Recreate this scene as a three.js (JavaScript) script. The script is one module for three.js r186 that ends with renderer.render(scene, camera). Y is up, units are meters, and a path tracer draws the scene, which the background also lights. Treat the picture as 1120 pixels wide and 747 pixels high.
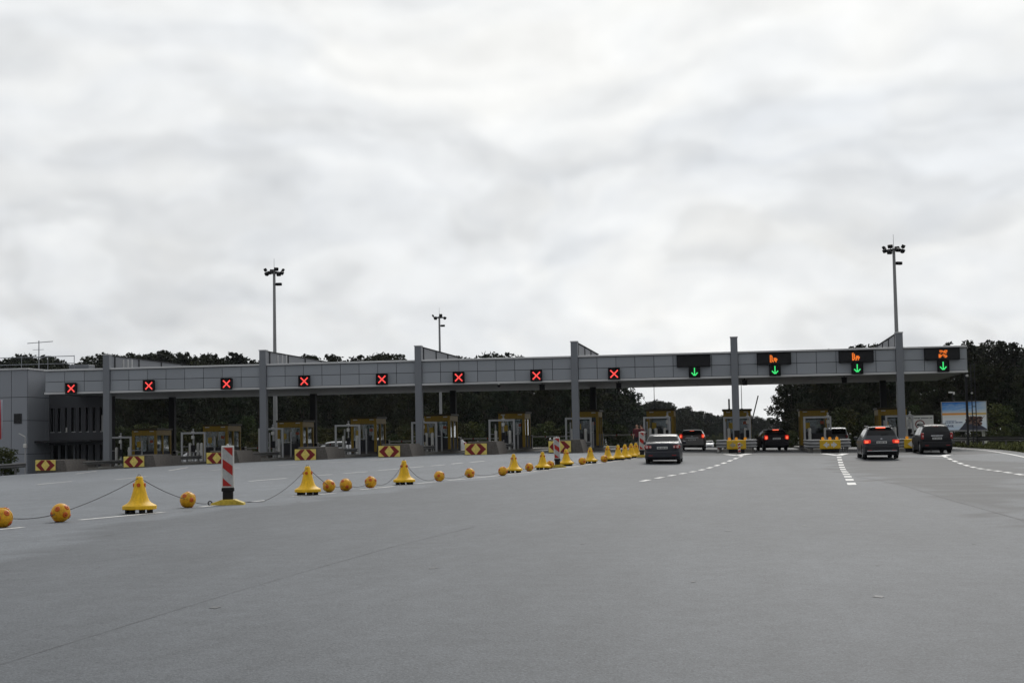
import * as THREE from 'three';
import { mergeGeometries, mergeVertices } from 'three/addons/utils/BufferGeometryUtils.js';
import { RoundedBoxGeometry } from 'three/addons/geometries/RoundedBoxGeometry.js';
import { createNoise2D, createNoise3D } from 'simplex-noise';

// ---------------------------------------------------------------- camera, sky, sun, exposure
const PW = 1120, PH = 747, F = 1650;                 // photograph size and focal length in its pixels
const scene = new THREE.Scene();
const camera = new THREE.PerspectiveCamera(2 * Math.atan(PH / 2 / F) * 180 / Math.PI, 1024 / 682, 0.3, 4000);
camera.position.set(0, 1.35, 0);
camera.rotation.order = 'YXZ';
camera.rotation.set(Math.atan(105.9 / F), 8.6 * Math.PI / 180, -0.0185);
camera.updateMatrixWorld(true);
const renderer = new THREE.WebGLRenderer();
renderer.toneMapping = THREE.LinearToneMapping;
renderer.toneMappingExposure = 1.12;
renderer.shadowMap.enabled = true;

function rng(seed) { let a = seed >>> 0; return () => { a = (a + 0x6D2B79F5) | 0; let t = Math.imul(a ^ (a >>> 15), 1 | a); t = (t + Math.imul(t ^ (t >>> 7), 61 | t)) ^ t; return ((t ^ (t >>> 14)) >>> 0) / 4294967296; }; }
const n2 = createNoise2D(rng(7)), n3 = createNoise3D(rng(11));
const sstep = (a, b, x) => { const t = Math.min(1, Math.max(0, (x - a) / (b - a))); return t * t * (3 - 2 * t); };
const lerp = (a, b, t) => a + (b - a) * t;
function fbm2(x, y, oct = 4) { let s = 0, a = 0.5, f = 1; for (let i = 0; i < oct; i++) { s += a * n2(x * f + i * 17.3, y * f - i * 9.1); a *= 0.5; f *= 2.03; } return s; }
function fbm3(x, y, z, oct = 5) { let s = 0, a = 0.5, f = 1; for (let i = 0; i < oct; i++) { s += a * n3(x * f + i * 13.7, y * f, z * f - i * 5.3); a *= 0.52; f *= 2.02; } return s; }

// an even overcast sky: stretched cloud layers, brighter round the veiled sun
const SUN = new THREE.Vector3(0.10, 0.80, -1).normalize();
{
  const w = 2048, h = 1024, d = new Float32Array(w * h * 4), dir = new THREE.Vector3();
  for (let j = 0; j < h; j++) for (let i = 0; i < w; i++) {
    const th = ((i + 0.5) / w - 0.5) * 2 * Math.PI, ph = ((j + 0.5) / h - 0.5) * Math.PI;
    dir.set(Math.cos(ph) * Math.cos(th), Math.sin(ph), Math.cos(ph) * Math.sin(th));
    const y = Math.max(dir.y, 0), k = 1 / (y + 0.34);
    const px = dir.x * k, pz = dir.z * k;
    const wx = fbm3(px * 0.9, 3.1, pz * 0.9, 4), wz = fbm3(px * 0.9, 8.4, pz * 0.9, 4);
    const big = fbm3(px * 1.0 + wx * 0.8, 0.3, pz * 1.15 + wz * 0.8, 6);
    const mid = fbm3(px * 2.4 + wx * 1.7 + 4, 5.0, pz * 5.2 + wz * 1.7, 7);
    const puff = fbm3(dir.x * 6 + wx * 0.9, dir.y * 10 + wz * 0.9, dir.z * 6 - 2, 6);
    const fine = fbm3(dir.x * 17 + wz * 1.5, dir.y * 30, dir.z * 17 + wx * 1.5, 5);
    const toSun = 0.5 + 0.5 * dir.dot(SUN);
    const low = 1 - sstep(0.08, 0.42, y), veil = sstep(-0.02, 0.3, puff) * low;
    let L = 0.425 + 0.42 * Math.pow(toSun, 2.2) + 0.105 * big + 0.105 * mid + 0.055 * fine - 0.085 * veil + 0.03 * Math.max(0, -puff) * low;
    const warm = Math.max(0, Math.min(1, 0.08 + 0.5 * Math.pow(toSun, 4) + 0.9 * big + 0.3 * mid));
    const o = (j * w + i) * 4;
    if (dir.y < 0) L *= 0.8;
    d[o] = L * lerp(0.955, 0.995, warm); d[o + 1] = L * lerp(0.99, 1.0, warm); d[o + 2] = L * lerp(1.03, 0.985, warm); d[o + 3] = 1;
  }
  const t = new THREE.DataTexture(d, w, h, THREE.RGBAFormat, THREE.FloatType);
  t.mapping = THREE.EquirectangularReflectionMapping; t.magFilter = THREE.LinearFilter; t.minFilter = THREE.LinearFilter; t.needsUpdate = true;
  scene.background = t; scene.environment = t;
}
const sun = new THREE.DirectionalLight(new THREE.Color(1, 0.97, 0.92), 1.4);
sun.position.copy(SUN).multiplyScalar(200); sun.target.position.set(-10, 0, -90);
sun.position.add(sun.target.position);
sun.castShadow = true; sun.shadow.radius = 34; sun.shadow.mapSize.set(4096, 4096);
Object.assign(sun.shadow.camera, { left: -120, right: 120, top: 120, bottom: -120, near: 1, far: 600 });
scene.add(sun, sun.target);
scene.fog = new THREE.FogExp2(new THREE.Color(0.78, 0.82, 0.88), 0.00005);

// ---------------------------------------------------------------- photograph pixel -> direction -> place on a plane or the ground
const camQ = camera.getWorldQuaternion(new THREE.Quaternion()), EYE = camera.position.clone();
const ray = (px, py) => new THREE.Vector3((px - PW / 2) / F, -(py - PH / 2) / F, -1).applyQuaternion(camQ);
function onZ(px, py, dist) { const r = ray(px, py); return EYE.clone().addScaledVector(r, -dist / r.z); }
const horizonY = (px) => 479.4 + 0.0185 * (PW / 2 - px);
// the paved plaza: gently rising towards the toll lanes, crowned, falling away beyond
function G(x, z) {
  const d = -z;
  const q = Math.min(Math.abs(x + 11), 42);
  let y = -0.1 + 0.49 * sstep(62, 97, d) - (x < -11 ? 0.00062 * q * q : 0.3 * (1 - Math.exp(-q * q / 144))) * sstep(45, 82, d);
  y -= 0.0095 * (Math.sqrt(Math.pow(Math.max(0, d - 118), 2) + 100) - 10) * (1 - sstep(300, 600, d)) + 3.6 * sstep(300, 600, d);
  return y;
}
function onGround(px, py) {
  const r = ray(px, py); let a = 0, b = 0;
  for (let t = 2; t < 900; t += 0.5) { const p = EYE.clone().addScaledVector(r, t / Math.abs(r.z)); if (p.y < G(p.x, p.z)) { b = t; a = t - 0.5; break; } }
  for (let i = 0; i < 24; i++) { const m = (a + b) / 2, p = EYE.clone().addScaledVector(r, m / Math.abs(r.z)); if (p.y < G(p.x, p.z)) b = m; else a = m; }
  const p = EYE.clone().addScaledVector(r, b / Math.abs(r.z)); p.y = G(p.x, p.z); return p;
}

// ---------------------------------------------------------------- helpers
const taken = {};
function numbered(n) { const k = taken[n] = (taken[n] ?? -1) + 1; return k ? n + '_' + String(k).padStart(3, '0') : n; }
function tag(o, label, category, group, kind) { o.userData.label = label; if (category) o.userData.category = category; if (group) o.userData.group = group; if (kind) o.userData.kind = kind; return o; }
function thing(name, label, category, pos = [0, 0, 0], turn = 0, group) {
  const o = new THREE.Group(); o.name = numbered(name); o.position.set(...(pos.isVector3 ? pos.toArray() : pos)); o.rotation.y = turn; scene.add(o);
  return tag(o, label, category, group);
}
function part(parent, name, geo, m, pos, rot) {
  const o = new THREE.Mesh(Array.isArray(geo) ? merge(geo) : geo, m); o.name = name; o.castShadow = o.receiveShadow = true;
  if (pos) o.position.set(...pos); if (rot) o.rotation.set(...rot);
  parent.add(o); return o;
}
function copy(src, pos, turn, label, group) {
  const c = src.clone(); c.userData = { ...src.userData }; c.name = numbered(src.name.replace(/_\d{3}$/, '')); scene.add(c);
  if (pos) c.position.set(...(pos.isVector3 ? pos.toArray() : pos)); if (turn !== undefined) c.rotation.y = turn;
  if (label) c.userData.label = label; if (group) c.userData.group = group;
  return c;
}
const ORD = ['first', 'second', 'third', 'fourth', 'fifth', 'sixth', 'seventh', 'eighth', 'ninth', 'tenth', 'eleventh', 'twelfth', 'thirteenth', 'fourteenth'];
function merge(list) {
  return mergeGeometries(list.map((g) => { g = g.index ? g.toNonIndexed() : g; for (const k of Object.keys(g.attributes)) if (!['position', 'normal', 'uv'].includes(k)) g.deleteAttribute(k); if (!g.attributes.uv) g.setAttribute('uv', new THREE.BufferAttribute(new Float32Array(g.attributes.position.count * 2), 2)); return g; }));
}
const boxes = new Map();
function box(w, h, d, x = 0, y = 0, z = 0) {             // uv in metres
  const key = [w, h, d, x, y, z].map((v) => v.toFixed(4)).join();
  if (boxes.has(key)) return boxes.get(key);
  const g = new THREE.BoxGeometry(w, h, d), uv = g.attributes.uv, s = [[d, h], [d, h], [w, d], [w, d], [w, h], [w, h]];
  for (let i = 0; i < 24; i++) { const [a, b] = s[i >> 2]; uv.setXY(i, uv.getX(i) * a + x + z * 0.37, uv.getY(i) * b + y); }
  g.translate(x, y, z); boxes.set(key, g); return g;
}
const rbox = (w, h, d, r = 0.02, x = 0, y = 0, z = 0, seg = 2) => new RoundedBoxGeometry(w, h, d, seg, Math.min(r, w / 2.01, h / 2.01, d / 2.01)).translate(x, y, z);
const cyl = (r0, r1, h, x = 0, y = 0, z = 0, n = 12) => new THREE.CylinderGeometry(r1, r0, h, n).translate(x, y + h / 2, z);
function bar(a, b, r, n = 6) {                          // a round bar between two points
  const A = new THREE.Vector3(...a), B = new THREE.Vector3(...b), dlt = B.clone().sub(A), g = new THREE.CylinderGeometry(r, r, dlt.length(), n);
  g.applyQuaternion(new THREE.Quaternion().setFromUnitVectors(new THREE.Vector3(0, 1, 0), dlt.normalize())); return g.translate((A.x + B.x) / 2, (A.y + B.y) / 2, (A.z + B.z) / 2);
}
function grid(nu, nv, fn) {                             // surface fn(u, v) -> [x, y, z], smooth
  const pos = [], uv = [], idx = [];
  for (let j = 0; j <= nv; j++) for (let i = 0; i <= nu; i++) { const p = fn(i / nu, j / nv); pos.push(p[0], p[1], p[2]); uv.push(i / nu, j / nv); }
  for (let j = 0; j < nv; j++) for (let i = 0; i < nu; i++) { const a = j * (nu + 1) + i, b = a + 1, c = a + nu + 1, e = c + 1; idx.push(a, b, e, a, e, c); }
  const g = new THREE.BufferGeometry(); g.setAttribute('position', new THREE.Float32BufferAttribute(pos, 3)); g.setAttribute('uv', new THREE.Float32BufferAttribute(uv, 2)); g.setIndex(idx); g.computeVertexNormals(); return g;
}
function shapePts(pts, depth, bevel = 0) {              // extrude an outline in xy, centred on z = 0
  const s = new THREE.Shape(pts.map((p) => new THREE.Vector2(p[0], p[1])));
  const g = new THREE.ExtrudeGeometry(s, { depth: depth - 2 * bevel, bevelEnabled: bevel > 0, bevelSize: bevel, bevelThickness: bevel, bevelSegments: 2, curveSegments: 8 });
  return g.translate(0, 0, -depth / 2 + bevel);
}
function sweep(path, profile) {                         // path: [x, y, z][] level-ish; profile: [out, up][]; both sides are drawn
  const P = path.map((p) => new THREE.Vector3(...p)), N = P.length, M = profile.length;
  return grid(M - 1, N - 1, (u, v) => {
    const i = Math.round(v * (N - 1)), k = Math.round(u * (M - 1));
    const t = P[Math.min(N - 1, i + 1)].clone().sub(P[Math.max(0, i - 1)]).setY(0).normalize();
    return [P[i].x - t.z * profile[k][0], P[i].y + profile[k][1], P[i].z + t.x * profile[k][0]];
  });
}
// textures
function tex(n, fn, srgb = true, rep = 1) {
  const d = new Uint8Array(n * n * 4);
  for (let j = 0; j < n; j++) for (let i = 0; i < n; i++) { const c = fn(i / n, j / n, i, j), o = (j * n + i) * 4; for (let k = 0; k < 3; k++) d[o + k] = Math.max(0, Math.min(255, Math.round((Array.isArray(c) ? c[k] : c) * 255))); d[o + 3] = 255; }
  const t = new THREE.DataTexture(d, n, n); if (srgb) t.colorSpace = THREE.SRGBColorSpace;
  t.wrapS = t.wrapT = THREE.RepeatWrapping; t.magFilter = THREE.LinearFilter; t.minFilter = THREE.LinearMipmapLinearFilter; t.generateMipmaps = true; t.repeat.set(rep, rep); t.needsUpdate = true; return t;
}
const TAU = Math.PI * 2;
function tile(u, v, f, s = 0) {                          // tileable noise
  const a = u * TAU, b = v * TAU, r = f / TAU; return 0.5 * (n3(Math.cos(a) * r + s, Math.sin(a) * r, Math.cos(b) * r * 1.0 + s) + n3(Math.sin(b) * r + 3 + s, Math.cos(a) * r - 2, Math.sin(a) * r + s));
}
const rw = rng(5);
const speck = Float32Array.from({ length: 1024 * 1024 }, () => rw());
const asphaltTex = tex(1024, (u, v, i, j) => {
  const s = speck[j * 1024 + i], q = speck[((j >> 1) * 512 + (i >> 1)) % 1048576], q4 = speck[((j >> 2) * 256 + (i >> 2) + 7777) % 1048576];
  const q8 = speck[((j >> 3) * 128 + (i >> 3) + 333) % 1048576];
  const c = 0.80 + 0.05 * tile(u, v, 9) + 0.03 * tile(u, v, 30, 5) + 0.18 * (s - 0.5) + 0.22 * (q - 0.5) + 0.12 * (q4 - 0.5) + 0.03 * (q8 - 0.5) + (q > 0.975 ? 0.16 : 0) - (q4 > 0.985 ? 0.2 : 0);
  return [c * 0.995, c, c * 1.005];
}, true);
const asphaltBump = tex(512, (u, v, i, j) => 0.5 + 0.3 * (speck[j * 1024 + i] - 0.5) + 0.4 * (speck[(j >> 1) * 512 + (i >> 1)] - 0.5), false);
const grime = tex(512, (u, v, i, j) => { const c = 0.90 + 0.07 * tile(u, v, 6, 2) + 0.06 * tile(u, v, 22, 9) + 0.05 * (speck[j * 512 + i] - 0.5) - 0.10 * Math.max(0, tile(u * 1, v, 14, 31) - 0.35); return [c, c * 0.995, c * 0.985]; });
const dirty = tex(512, (u, v, i, j) => { const c = 0.84 + 0.10 * tile(u, v, 8, 4) + 0.10 * tile(u, v, 34, 1) + 0.08 * (speck[j * 512 + i] - 0.5) - 0.25 * Math.max(0, tile(u, v, 18, 12) - 0.3); return [c, c * 0.98, c * 0.95]; });
const M = (rgb, rough = 0.7, metal = 0, extra = {}) => new THREE.MeshPhysicalMaterial({ specularIntensity: rough < 0.2 ? 1 : Math.max(...rgb) < 0.06 ? 0.3 : 0.7, color: new THREE.Color().setRGB(...rgb), roughness: rough, metalness: metal, side: THREE.DoubleSide, ...extra });
const glow = (rgb, k, base = [0.05, 0.05, 0.05]) => M(base, 0.5, 0, { emissive: new THREE.Color().setRGB(...rgb), emissiveIntensity: k });
const MAT = {
  panel: [0.325, 0.31, 0.34].map((g, i) => M([g * 0.93, g * 0.985, g * 1.07], 0.42 + 0.04 * i, 0.0)),
  column: M([0.185, 0.195, 0.215], 0.5),
  trim: M([0.70, 0.71, 0.73], 0.4, 0.2, { map: grime }),
  joint: M([0.05, 0.05, 0.055], 0.8),
  soffit: M([0.36, 0.37, 0.38], 0.6, 0, { map: grime }),
  roof: M([0.16, 0.16, 0.17], 0.8, 0, { map: dirty }),
  darkCol: M([0.03, 0.03, 0.033], 0.7),
  black: M([0.012, 0.012, 0.014], 0.55), blackGloss: M([0.01, 0.01, 0.012], 0.25), rubber: M([0.02, 0.02, 0.02], 0.85),
  red: glow([1.0, 0.07, 0.06], 1.1), green: glow([0.05, 0.95, 0.22], 0.85), orange: glow([1.0, 0.20, 0.015], 1.0),
  white: M([0.78, 0.78, 0.76], 0.5, 0, { map: grime }), whiteMarker: M([0.72, 0.72, 0.71], 0.6, 0, { map: dirty }),
  steel: M([0.34, 0.345, 0.355], 0.5, 0.2, { map: grime }), frame: M([0.50, 0.51, 0.53], 0.5, 0.1, { map: grime }), galv: M([0.22, 0.225, 0.235], 0.55, 0.2, { map: dirty }),
  concrete: M([0.165, 0.155, 0.15], 0.9, 0, { map: dirty }), kerb: M([0.30, 0.30, 0.29], 0.9, 0, { map: dirty }),
  booth: M([0.42, 0.26, 0.010], 0.5, 0, { map: grime }), boothDark: M([0.07, 0.055, 0.02], 0.6, 0, { map: grime }), boothIn: M([0.045, 0.045, 0.05], 0.7),
  glass: new THREE.MeshPhysicalMaterial({ color: new THREE.Color(0.75, 0.8, 0.82), roughness: 0.03, transmission: 1, thickness: 0, ior: 1.5, side: THREE.DoubleSide }),
  darkGlass: M([0.008, 0.009, 0.010], 0.06, 0, { specularIntensity: 0.45 }),
  yellow: M([0.98, 0.58, 0.012], 0.55, 0, { map: grime }), yellowSign: M([0.95, 0.76, 0.19], 0.5, 0, { map: grime }), signRed: M([0.25, 0.014, 0.016], 0.5, 0, { map: grime }),
  attYellow: M([0.80, 0.50, 0.02], 0.45, 0, { map: grime }), amber: M([0.85, 0.34, 0.02], 0.3, 0, { emissive: new THREE.Color(0.9, 0.35, 0.02), emissiveIntensity: 0.12 }),
  ball: M([0.95, 0.50, 0.014], 0.5, 0, { map: dirty }), ballRed: M([0.78, 0.16, 0.014], 0.4, 0, { map: dirty }),
  stripeRed: M([0.47, 0.022, 0.016], 0.5, 0, { map: grime }), stripeGrey: M([0.50, 0.51, 0.52], 0.45, 0, { map: grime }),
  rope: M([0.06, 0.06, 0.065], 0.8),
};
// ---------------------------------------------------------------- ground and road
const pxPoly = (list) => list.map(([x, y]) => { const p = onGround(x, y); return [p.x, p.z]; });
function inPoly(x, z, P) { let c = false; for (let i = 0, j = P.length - 1; i < P.length; j = i++) { const [xi, zi] = P[i], [xj, zj] = P[j]; if ((zi > z) !== (zj > z) && x < (xj - xi) * (z - zi) / (zj - zi) + xi) c = !c; } return c; }
const darkPatch = pxPoly([[905, 503], [1000, 500.5], [1128, 506], [1128, 580], [1070, 556], [1010, 541], [960, 523], [915, 514]]);
const paleLeft = pxPoly([[-60, 620], [-60, 514], [300, 502], [640, 497], [690, 499], [560, 520], [340, 546], [160, 568]]);
const laneX = [];                                        // filled below: lane centre lines at the toll gates
const lanePx = [[78, 425], [163, 422], [248, 420], [333, 417], [418, 415], [502, 413], [587, 411], [672, 409], [760, 407], [848, 405], [938, 403], [1032, 400]];
for (const [x, y] of lanePx) laneX.push(onZ(x, y, 102).x);
function tone(x, z) {                                    // age, patches and wear of the asphalt
  const d = -z;
  let c = 0.160;
  const a = Math.atan2(x - 1, d + 12) * 60;              // wheel-worn bands fan out from the gates' approach
  c *= 1 + 0.16 * fbm2(x * 0.05, z * 0.035, 4) + 0.12 * fbm2(a * 0.22 + 40, d * 0.018, 4) + 0.07 * fbm2(x * 0.5, z * 0.16, 3) + 0.05 * n2(x * 1.3, z * 0.34);
  const e = 0.9 * n2(x * 0.35, z * 0.2), f = 1.2 * n2(x * 0.2 + 9, z * 0.12);
  if (inPoly(x + e, z + e * 2, darkPatch)) c *= 0.42 + 0.28 * sstep(-0.1, 0.5, fbm2(x * 0.13, z * 0.5 + 30, 3));
  if (inPoly(x + f * 0.6, z + f, paleLeft)) c *= 1.5;
  if (x > -3.5 && d > 86.5 + 0.5 * n2(x * 0.2, 3)) c *= 0.42 + 0.1 * n2(x * 0.5, z * 0.1);
  else if (x > -3.5 && d > 85.2) c *= 1.18;
  if (x <= -3.5 && d > 93) c *= 0.8;
  let worn = 0;                                          // rubber and oil down the middle of each lane
  for (let i = 7; i < 12; i++) { const t = sstep(40, 100, d), lx = lerp(lerp(2, laneX[i], 0.35), laneX[i], t), q = (x - lx + 0.35 * n2(z * 0.05, i)) / 0.75; worn += Math.exp(-q * q) * sstep(22, 70, d) * (0.6 + 0.6 * n2(x * 0.7, z * 0.07 + i)); }
  c *= 1 - 0.24 * Math.min(1.3, worn);
  return c;
}
function tintedSheet(xs, zs, lift, fn, uvScale) {
  const pos = [], uv = [], col = [], idx = [], nx = xs.length;
  for (const z of zs) for (const x of xs) { pos.push(x, G(x, z) + lift, z); uv.push(x * uvScale, z * uvScale); const c = fn(x, z); col.push(...c); }
  for (let j = 0; j < zs.length - 1; j++) for (let i = 0; i < nx - 1; i++) { const a = j * nx + i, b = a + 1, c = a + nx, e = c + 1; idx.push(a, b, e, a, e, c); }
  const g = new THREE.BufferGeometry(); g.setAttribute('position', new THREE.Float32BufferAttribute(pos, 3)); g.setAttribute('uv', new THREE.Float32BufferAttribute(uv, 2)); g.setAttribute('color', new THREE.Float32BufferAttribute(col, 3)); g.setIndex(idx); g.computeVertexNormals();
  return g;
}
const steps = (a, b, f) => { const o = [a]; let v = a; while ((b > a) ? v < b - 1e-6 : v > b + 1e-6) { v += f(v) * Math.sign(b - a); if ((b > a) ? v > b : v < b) v = b; o.push(v); } return o; };
const earth = new THREE.Mesh(tintedSheet(steps(-900, 900, (x) => Math.abs(x) < 120 ? 3 : 40), steps(40, -1500, (z) => z > -260 ? 3 : 40), -0.07, (x, z) => {
  const k = 0.5 + 0.5 * fbm2(x * 0.11, z * 0.11, 4); return [lerp(0.055, 0.095, k), lerp(0.075, 0.10, k), lerp(0.026, 0.045, k)];
}, 1), new THREE.MeshStandardMaterial({ vertexColors: true, roughness: 1, map: dirty, side: THREE.DoubleSide }));
earth.name = 'grass_ground'; earth.receiveShadow = true; tag(earth, 'rough grass ground round the toll plaza', undefined, undefined, 'structure'); scene.add(earth);
const rightEdge = (z) => { const d = -z; return lerp(lerp(15.6, 19, sstep(60, 20, d)), -2, sstep(125, 240, d)); };
const leftEdge = (z) => lerp(-75, -24, sstep(150, 260, -z));
{
  const zs = steps(12, -620, (z) => z > -12 ? 0.8 : z > -130 ? 0.55 : 4);
  const base = steps(0, 1, () => 1 / 190), pos = [], uv = [], col = [], idx = [], nx = base.length;
  for (const z of zs) { const l = leftEdge(z), r = rightEdge(z); for (const b of base) { const x = lerp(l, r, b), c = tone(x, z); pos.push(x, G(x, z), z); uv.push(x / 4.1, z / 4.1); col.push(c * 0.93, c, c * 1.09); } }
  for (let j = 0; j < zs.length - 1; j++) for (let i = 0; i < nx - 1; i++) { const a = j * nx + i, b = a + 1, c = a + nx, e = c + 1; idx.push(a, b, e, a, e, c); }
  const g = new THREE.BufferGeometry(); g.setAttribute('position', new THREE.Float32BufferAttribute(pos, 3)); g.setAttribute('uv', new THREE.Float32BufferAttribute(uv, 2)); g.setAttribute('color', new THREE.Float32BufferAttribute(col, 3)); g.setIndex(idx); g.computeVertexNormals();
  var road = new THREE.Mesh(g, new THREE.MeshPhysicalMaterial({ vertexColors: true, map: asphaltTex, bumpMap: asphaltBump, bumpScale: 0.004, roughness: 0.66, specularIntensity: 0.4, side: THREE.DoubleSide }));
  road.name = 'road'; road.receiveShadow = true; tag(road, 'grey asphalt toll plaza and motorway', undefined, undefined, 'structure'); scene.add(road);
}
function strip(a, b, w, lift = 0.006, wob = 0) {        // a flat band on the ground from a to b (world points)
  const dx = b.x - a.x, dz = b.z - a.z, L = Math.hypot(dx, dz), n = Math.max(2, Math.ceil(L / 0.6)), ox = -dz / L * w / 2, oz = dx / L * w / 2;
  return grid(2, n, (u, v) => { const k = (u - 0.5) * 2, j = wob ? wob * n2(v * L * 0.8, a.x) : 0, kk = wob ? k * (1 + 0.5 * n2(v * L * 2.2, 5)) : k, x = lerp(a.x, b.x, v) + ox * kk + j * oz, z = lerp(a.z, b.z, v) + oz * kk - j * ox; return [x, G(x, z) + lift, z]; });
}
function planar(g, s = 1) { const p = g.attributes.position, uv = g.attributes.uv; for (let i = 0; i < p.count; i++) uv.setXY(i, p.getX(i) * s, p.getZ(i) * s); return g; }
const paint = M([0.86, 0.86, 0.85], 0.6, 0, { map: grime }), wornPaint = M([0.78, 0.78, 0.77], 0.65, 0, { map: dirty });
function dash(x0, y0, x1, y1, w = 0.16, m = paint) { part(road, 'lane_dash', planar(strip(onGround(x0, y0), onGround(x1, y1), w, 0.006), 0.6), m); }
function dashLine(x0, y0, x1, y1, n, w, fill = 0.5) { const a = onGround(x0, y0), b = onGround(x1, y1); for (let i = 0; i < n; i++) { const t0 = i / (n - 1 + fill), t1 = (i + fill) / (n - 1 + fill); part(road, 'lane_dash', planar(strip(a.clone().lerp(b, t0), a.clone().lerp(b, t1), w), 0.6), paint); } }
// line under the cone row
for (const d of [[-20, 581, 24, 577], [86, 569, 178, 560.5], [218, 554.7, 290, 547.5], [318, 543.2, 366, 539.6], [394, 535.6, 431, 532], [455, 529, 482, 526.6], [490, 525.6, 549, 520]]) dash(...d, 0.15);
for (const d of [[553, 519.2, 588, 515.2], [592, 514.8, 648, 507.6], [652, 507.2, 697, 501.2]]) dash(...d, 0.15, wornPaint);
// lanes to the closed gates
for (const d of [[272, 526.4, 313, 523.2], [340, 520.6, 363, 519], [375, 517.9, 401, 516], [413, 514.6, 437, 512.8], [447, 511.7, 463, 510.3], [471, 509.7, 486, 508.5], [494, 507.5, 506, 506.3], [514, 505.8, 530, 504.2]]) dash(...d, 0.16);
for (const d of [[82, 518.4, 105, 515.3], [184, 514.9, 205, 511.3], [40, 530, 78, 526.5], [126, 524.5, 160, 521.2], [230, 514.5, 262, 511.8], [300, 509.4, 326, 507.4], [360, 506.2, 384, 504.6], [560, 501.2, 590, 499.4], [405, 503.8, 424, 502.5]]) dash(...d, 0.15, wornPaint);
// lanes to the open gates
dashLine(702, 526.6, 812, 498.8, 12, 0.2);
dashLine(932.5, 530.5, 918.2, 499.6, 12, 0.24);
dashLine(1152, 526.5, 1033, 499.0, 13, 0.2, 0.58);
for (const [l, m, r] of [[[794, 497.1], [807, 498.3], [820, 496.4]], [[901, 496.4], [917.5, 498.2], [925.5, 496.2]], [[1012, 498.4], [1031, 499], [1040, 497]]]) { dash(...l, ...m, 0.42); dash(...m, ...r, 0.42); }
part(road, 'edge_line', planar(strip(onGround(1104, 496.6), onGround(1135, 502.8), 0.18), 0.6), paint);
part(road, 'edge_line', planar(strip(onGround(1104, 496.6), new THREE.Vector3(14.6, 0, -118), 0.16), 0.6), paint);
// sealed cracks and construction joints
const tar = M([0.075, 0.075, 0.08], 0.7);
const crack = (pts, w) => { const P = pts.map((p) => onGround(...p)); for (let i = 0; i < P.length - 1; i++) part(road, 'crack', strip(P[i], P[i + 1], w, 0.004, 6), tar); };
crack([[-20, 733], [90, 699], [190, 668], [262, 646], [345, 622]], 0.007);
crack([[345, 622], [430, 598], [520, 576]], 0.010);
crack([[560, 627], [640, 629], [700, 626]], 0.008);
crack([[935, 521], [985, 530], [1052, 550], [1130, 572]], 0.03);
// oil drips and tar spots
{ const r = rng(61), stain = M([0.08, 0.082, 0.086], 0.6), spots = [[629, 535, 0.10], [205, 559.5, 0.10]];
  for (let i = 0; i < 20; i++) { const y = 512 + 180 * Math.pow(r(), 1.6); spots.push([60 + r() * 1040, y, (0.02 + 0.07 * r()) * (y < 560 ? 1.6 : 0.8)]); }
  for (const [px, py, R] of spots) { const p = onGround(px, py), k = r() * 9, e = 0.5 + r(); part(road, 'oil_stain', grid(14, 2, (u, v) => { const a = u * TAU, q = R * v * (0.75 + 0.35 * n2(Math.cos(a) + k, Math.sin(a) + k)), x = p.x + q * Math.cos(a), z = p.z + q * Math.sin(a) * (1 + e); return [x, G(x, z) + 0.004, z]; }), stain); } }
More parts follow.
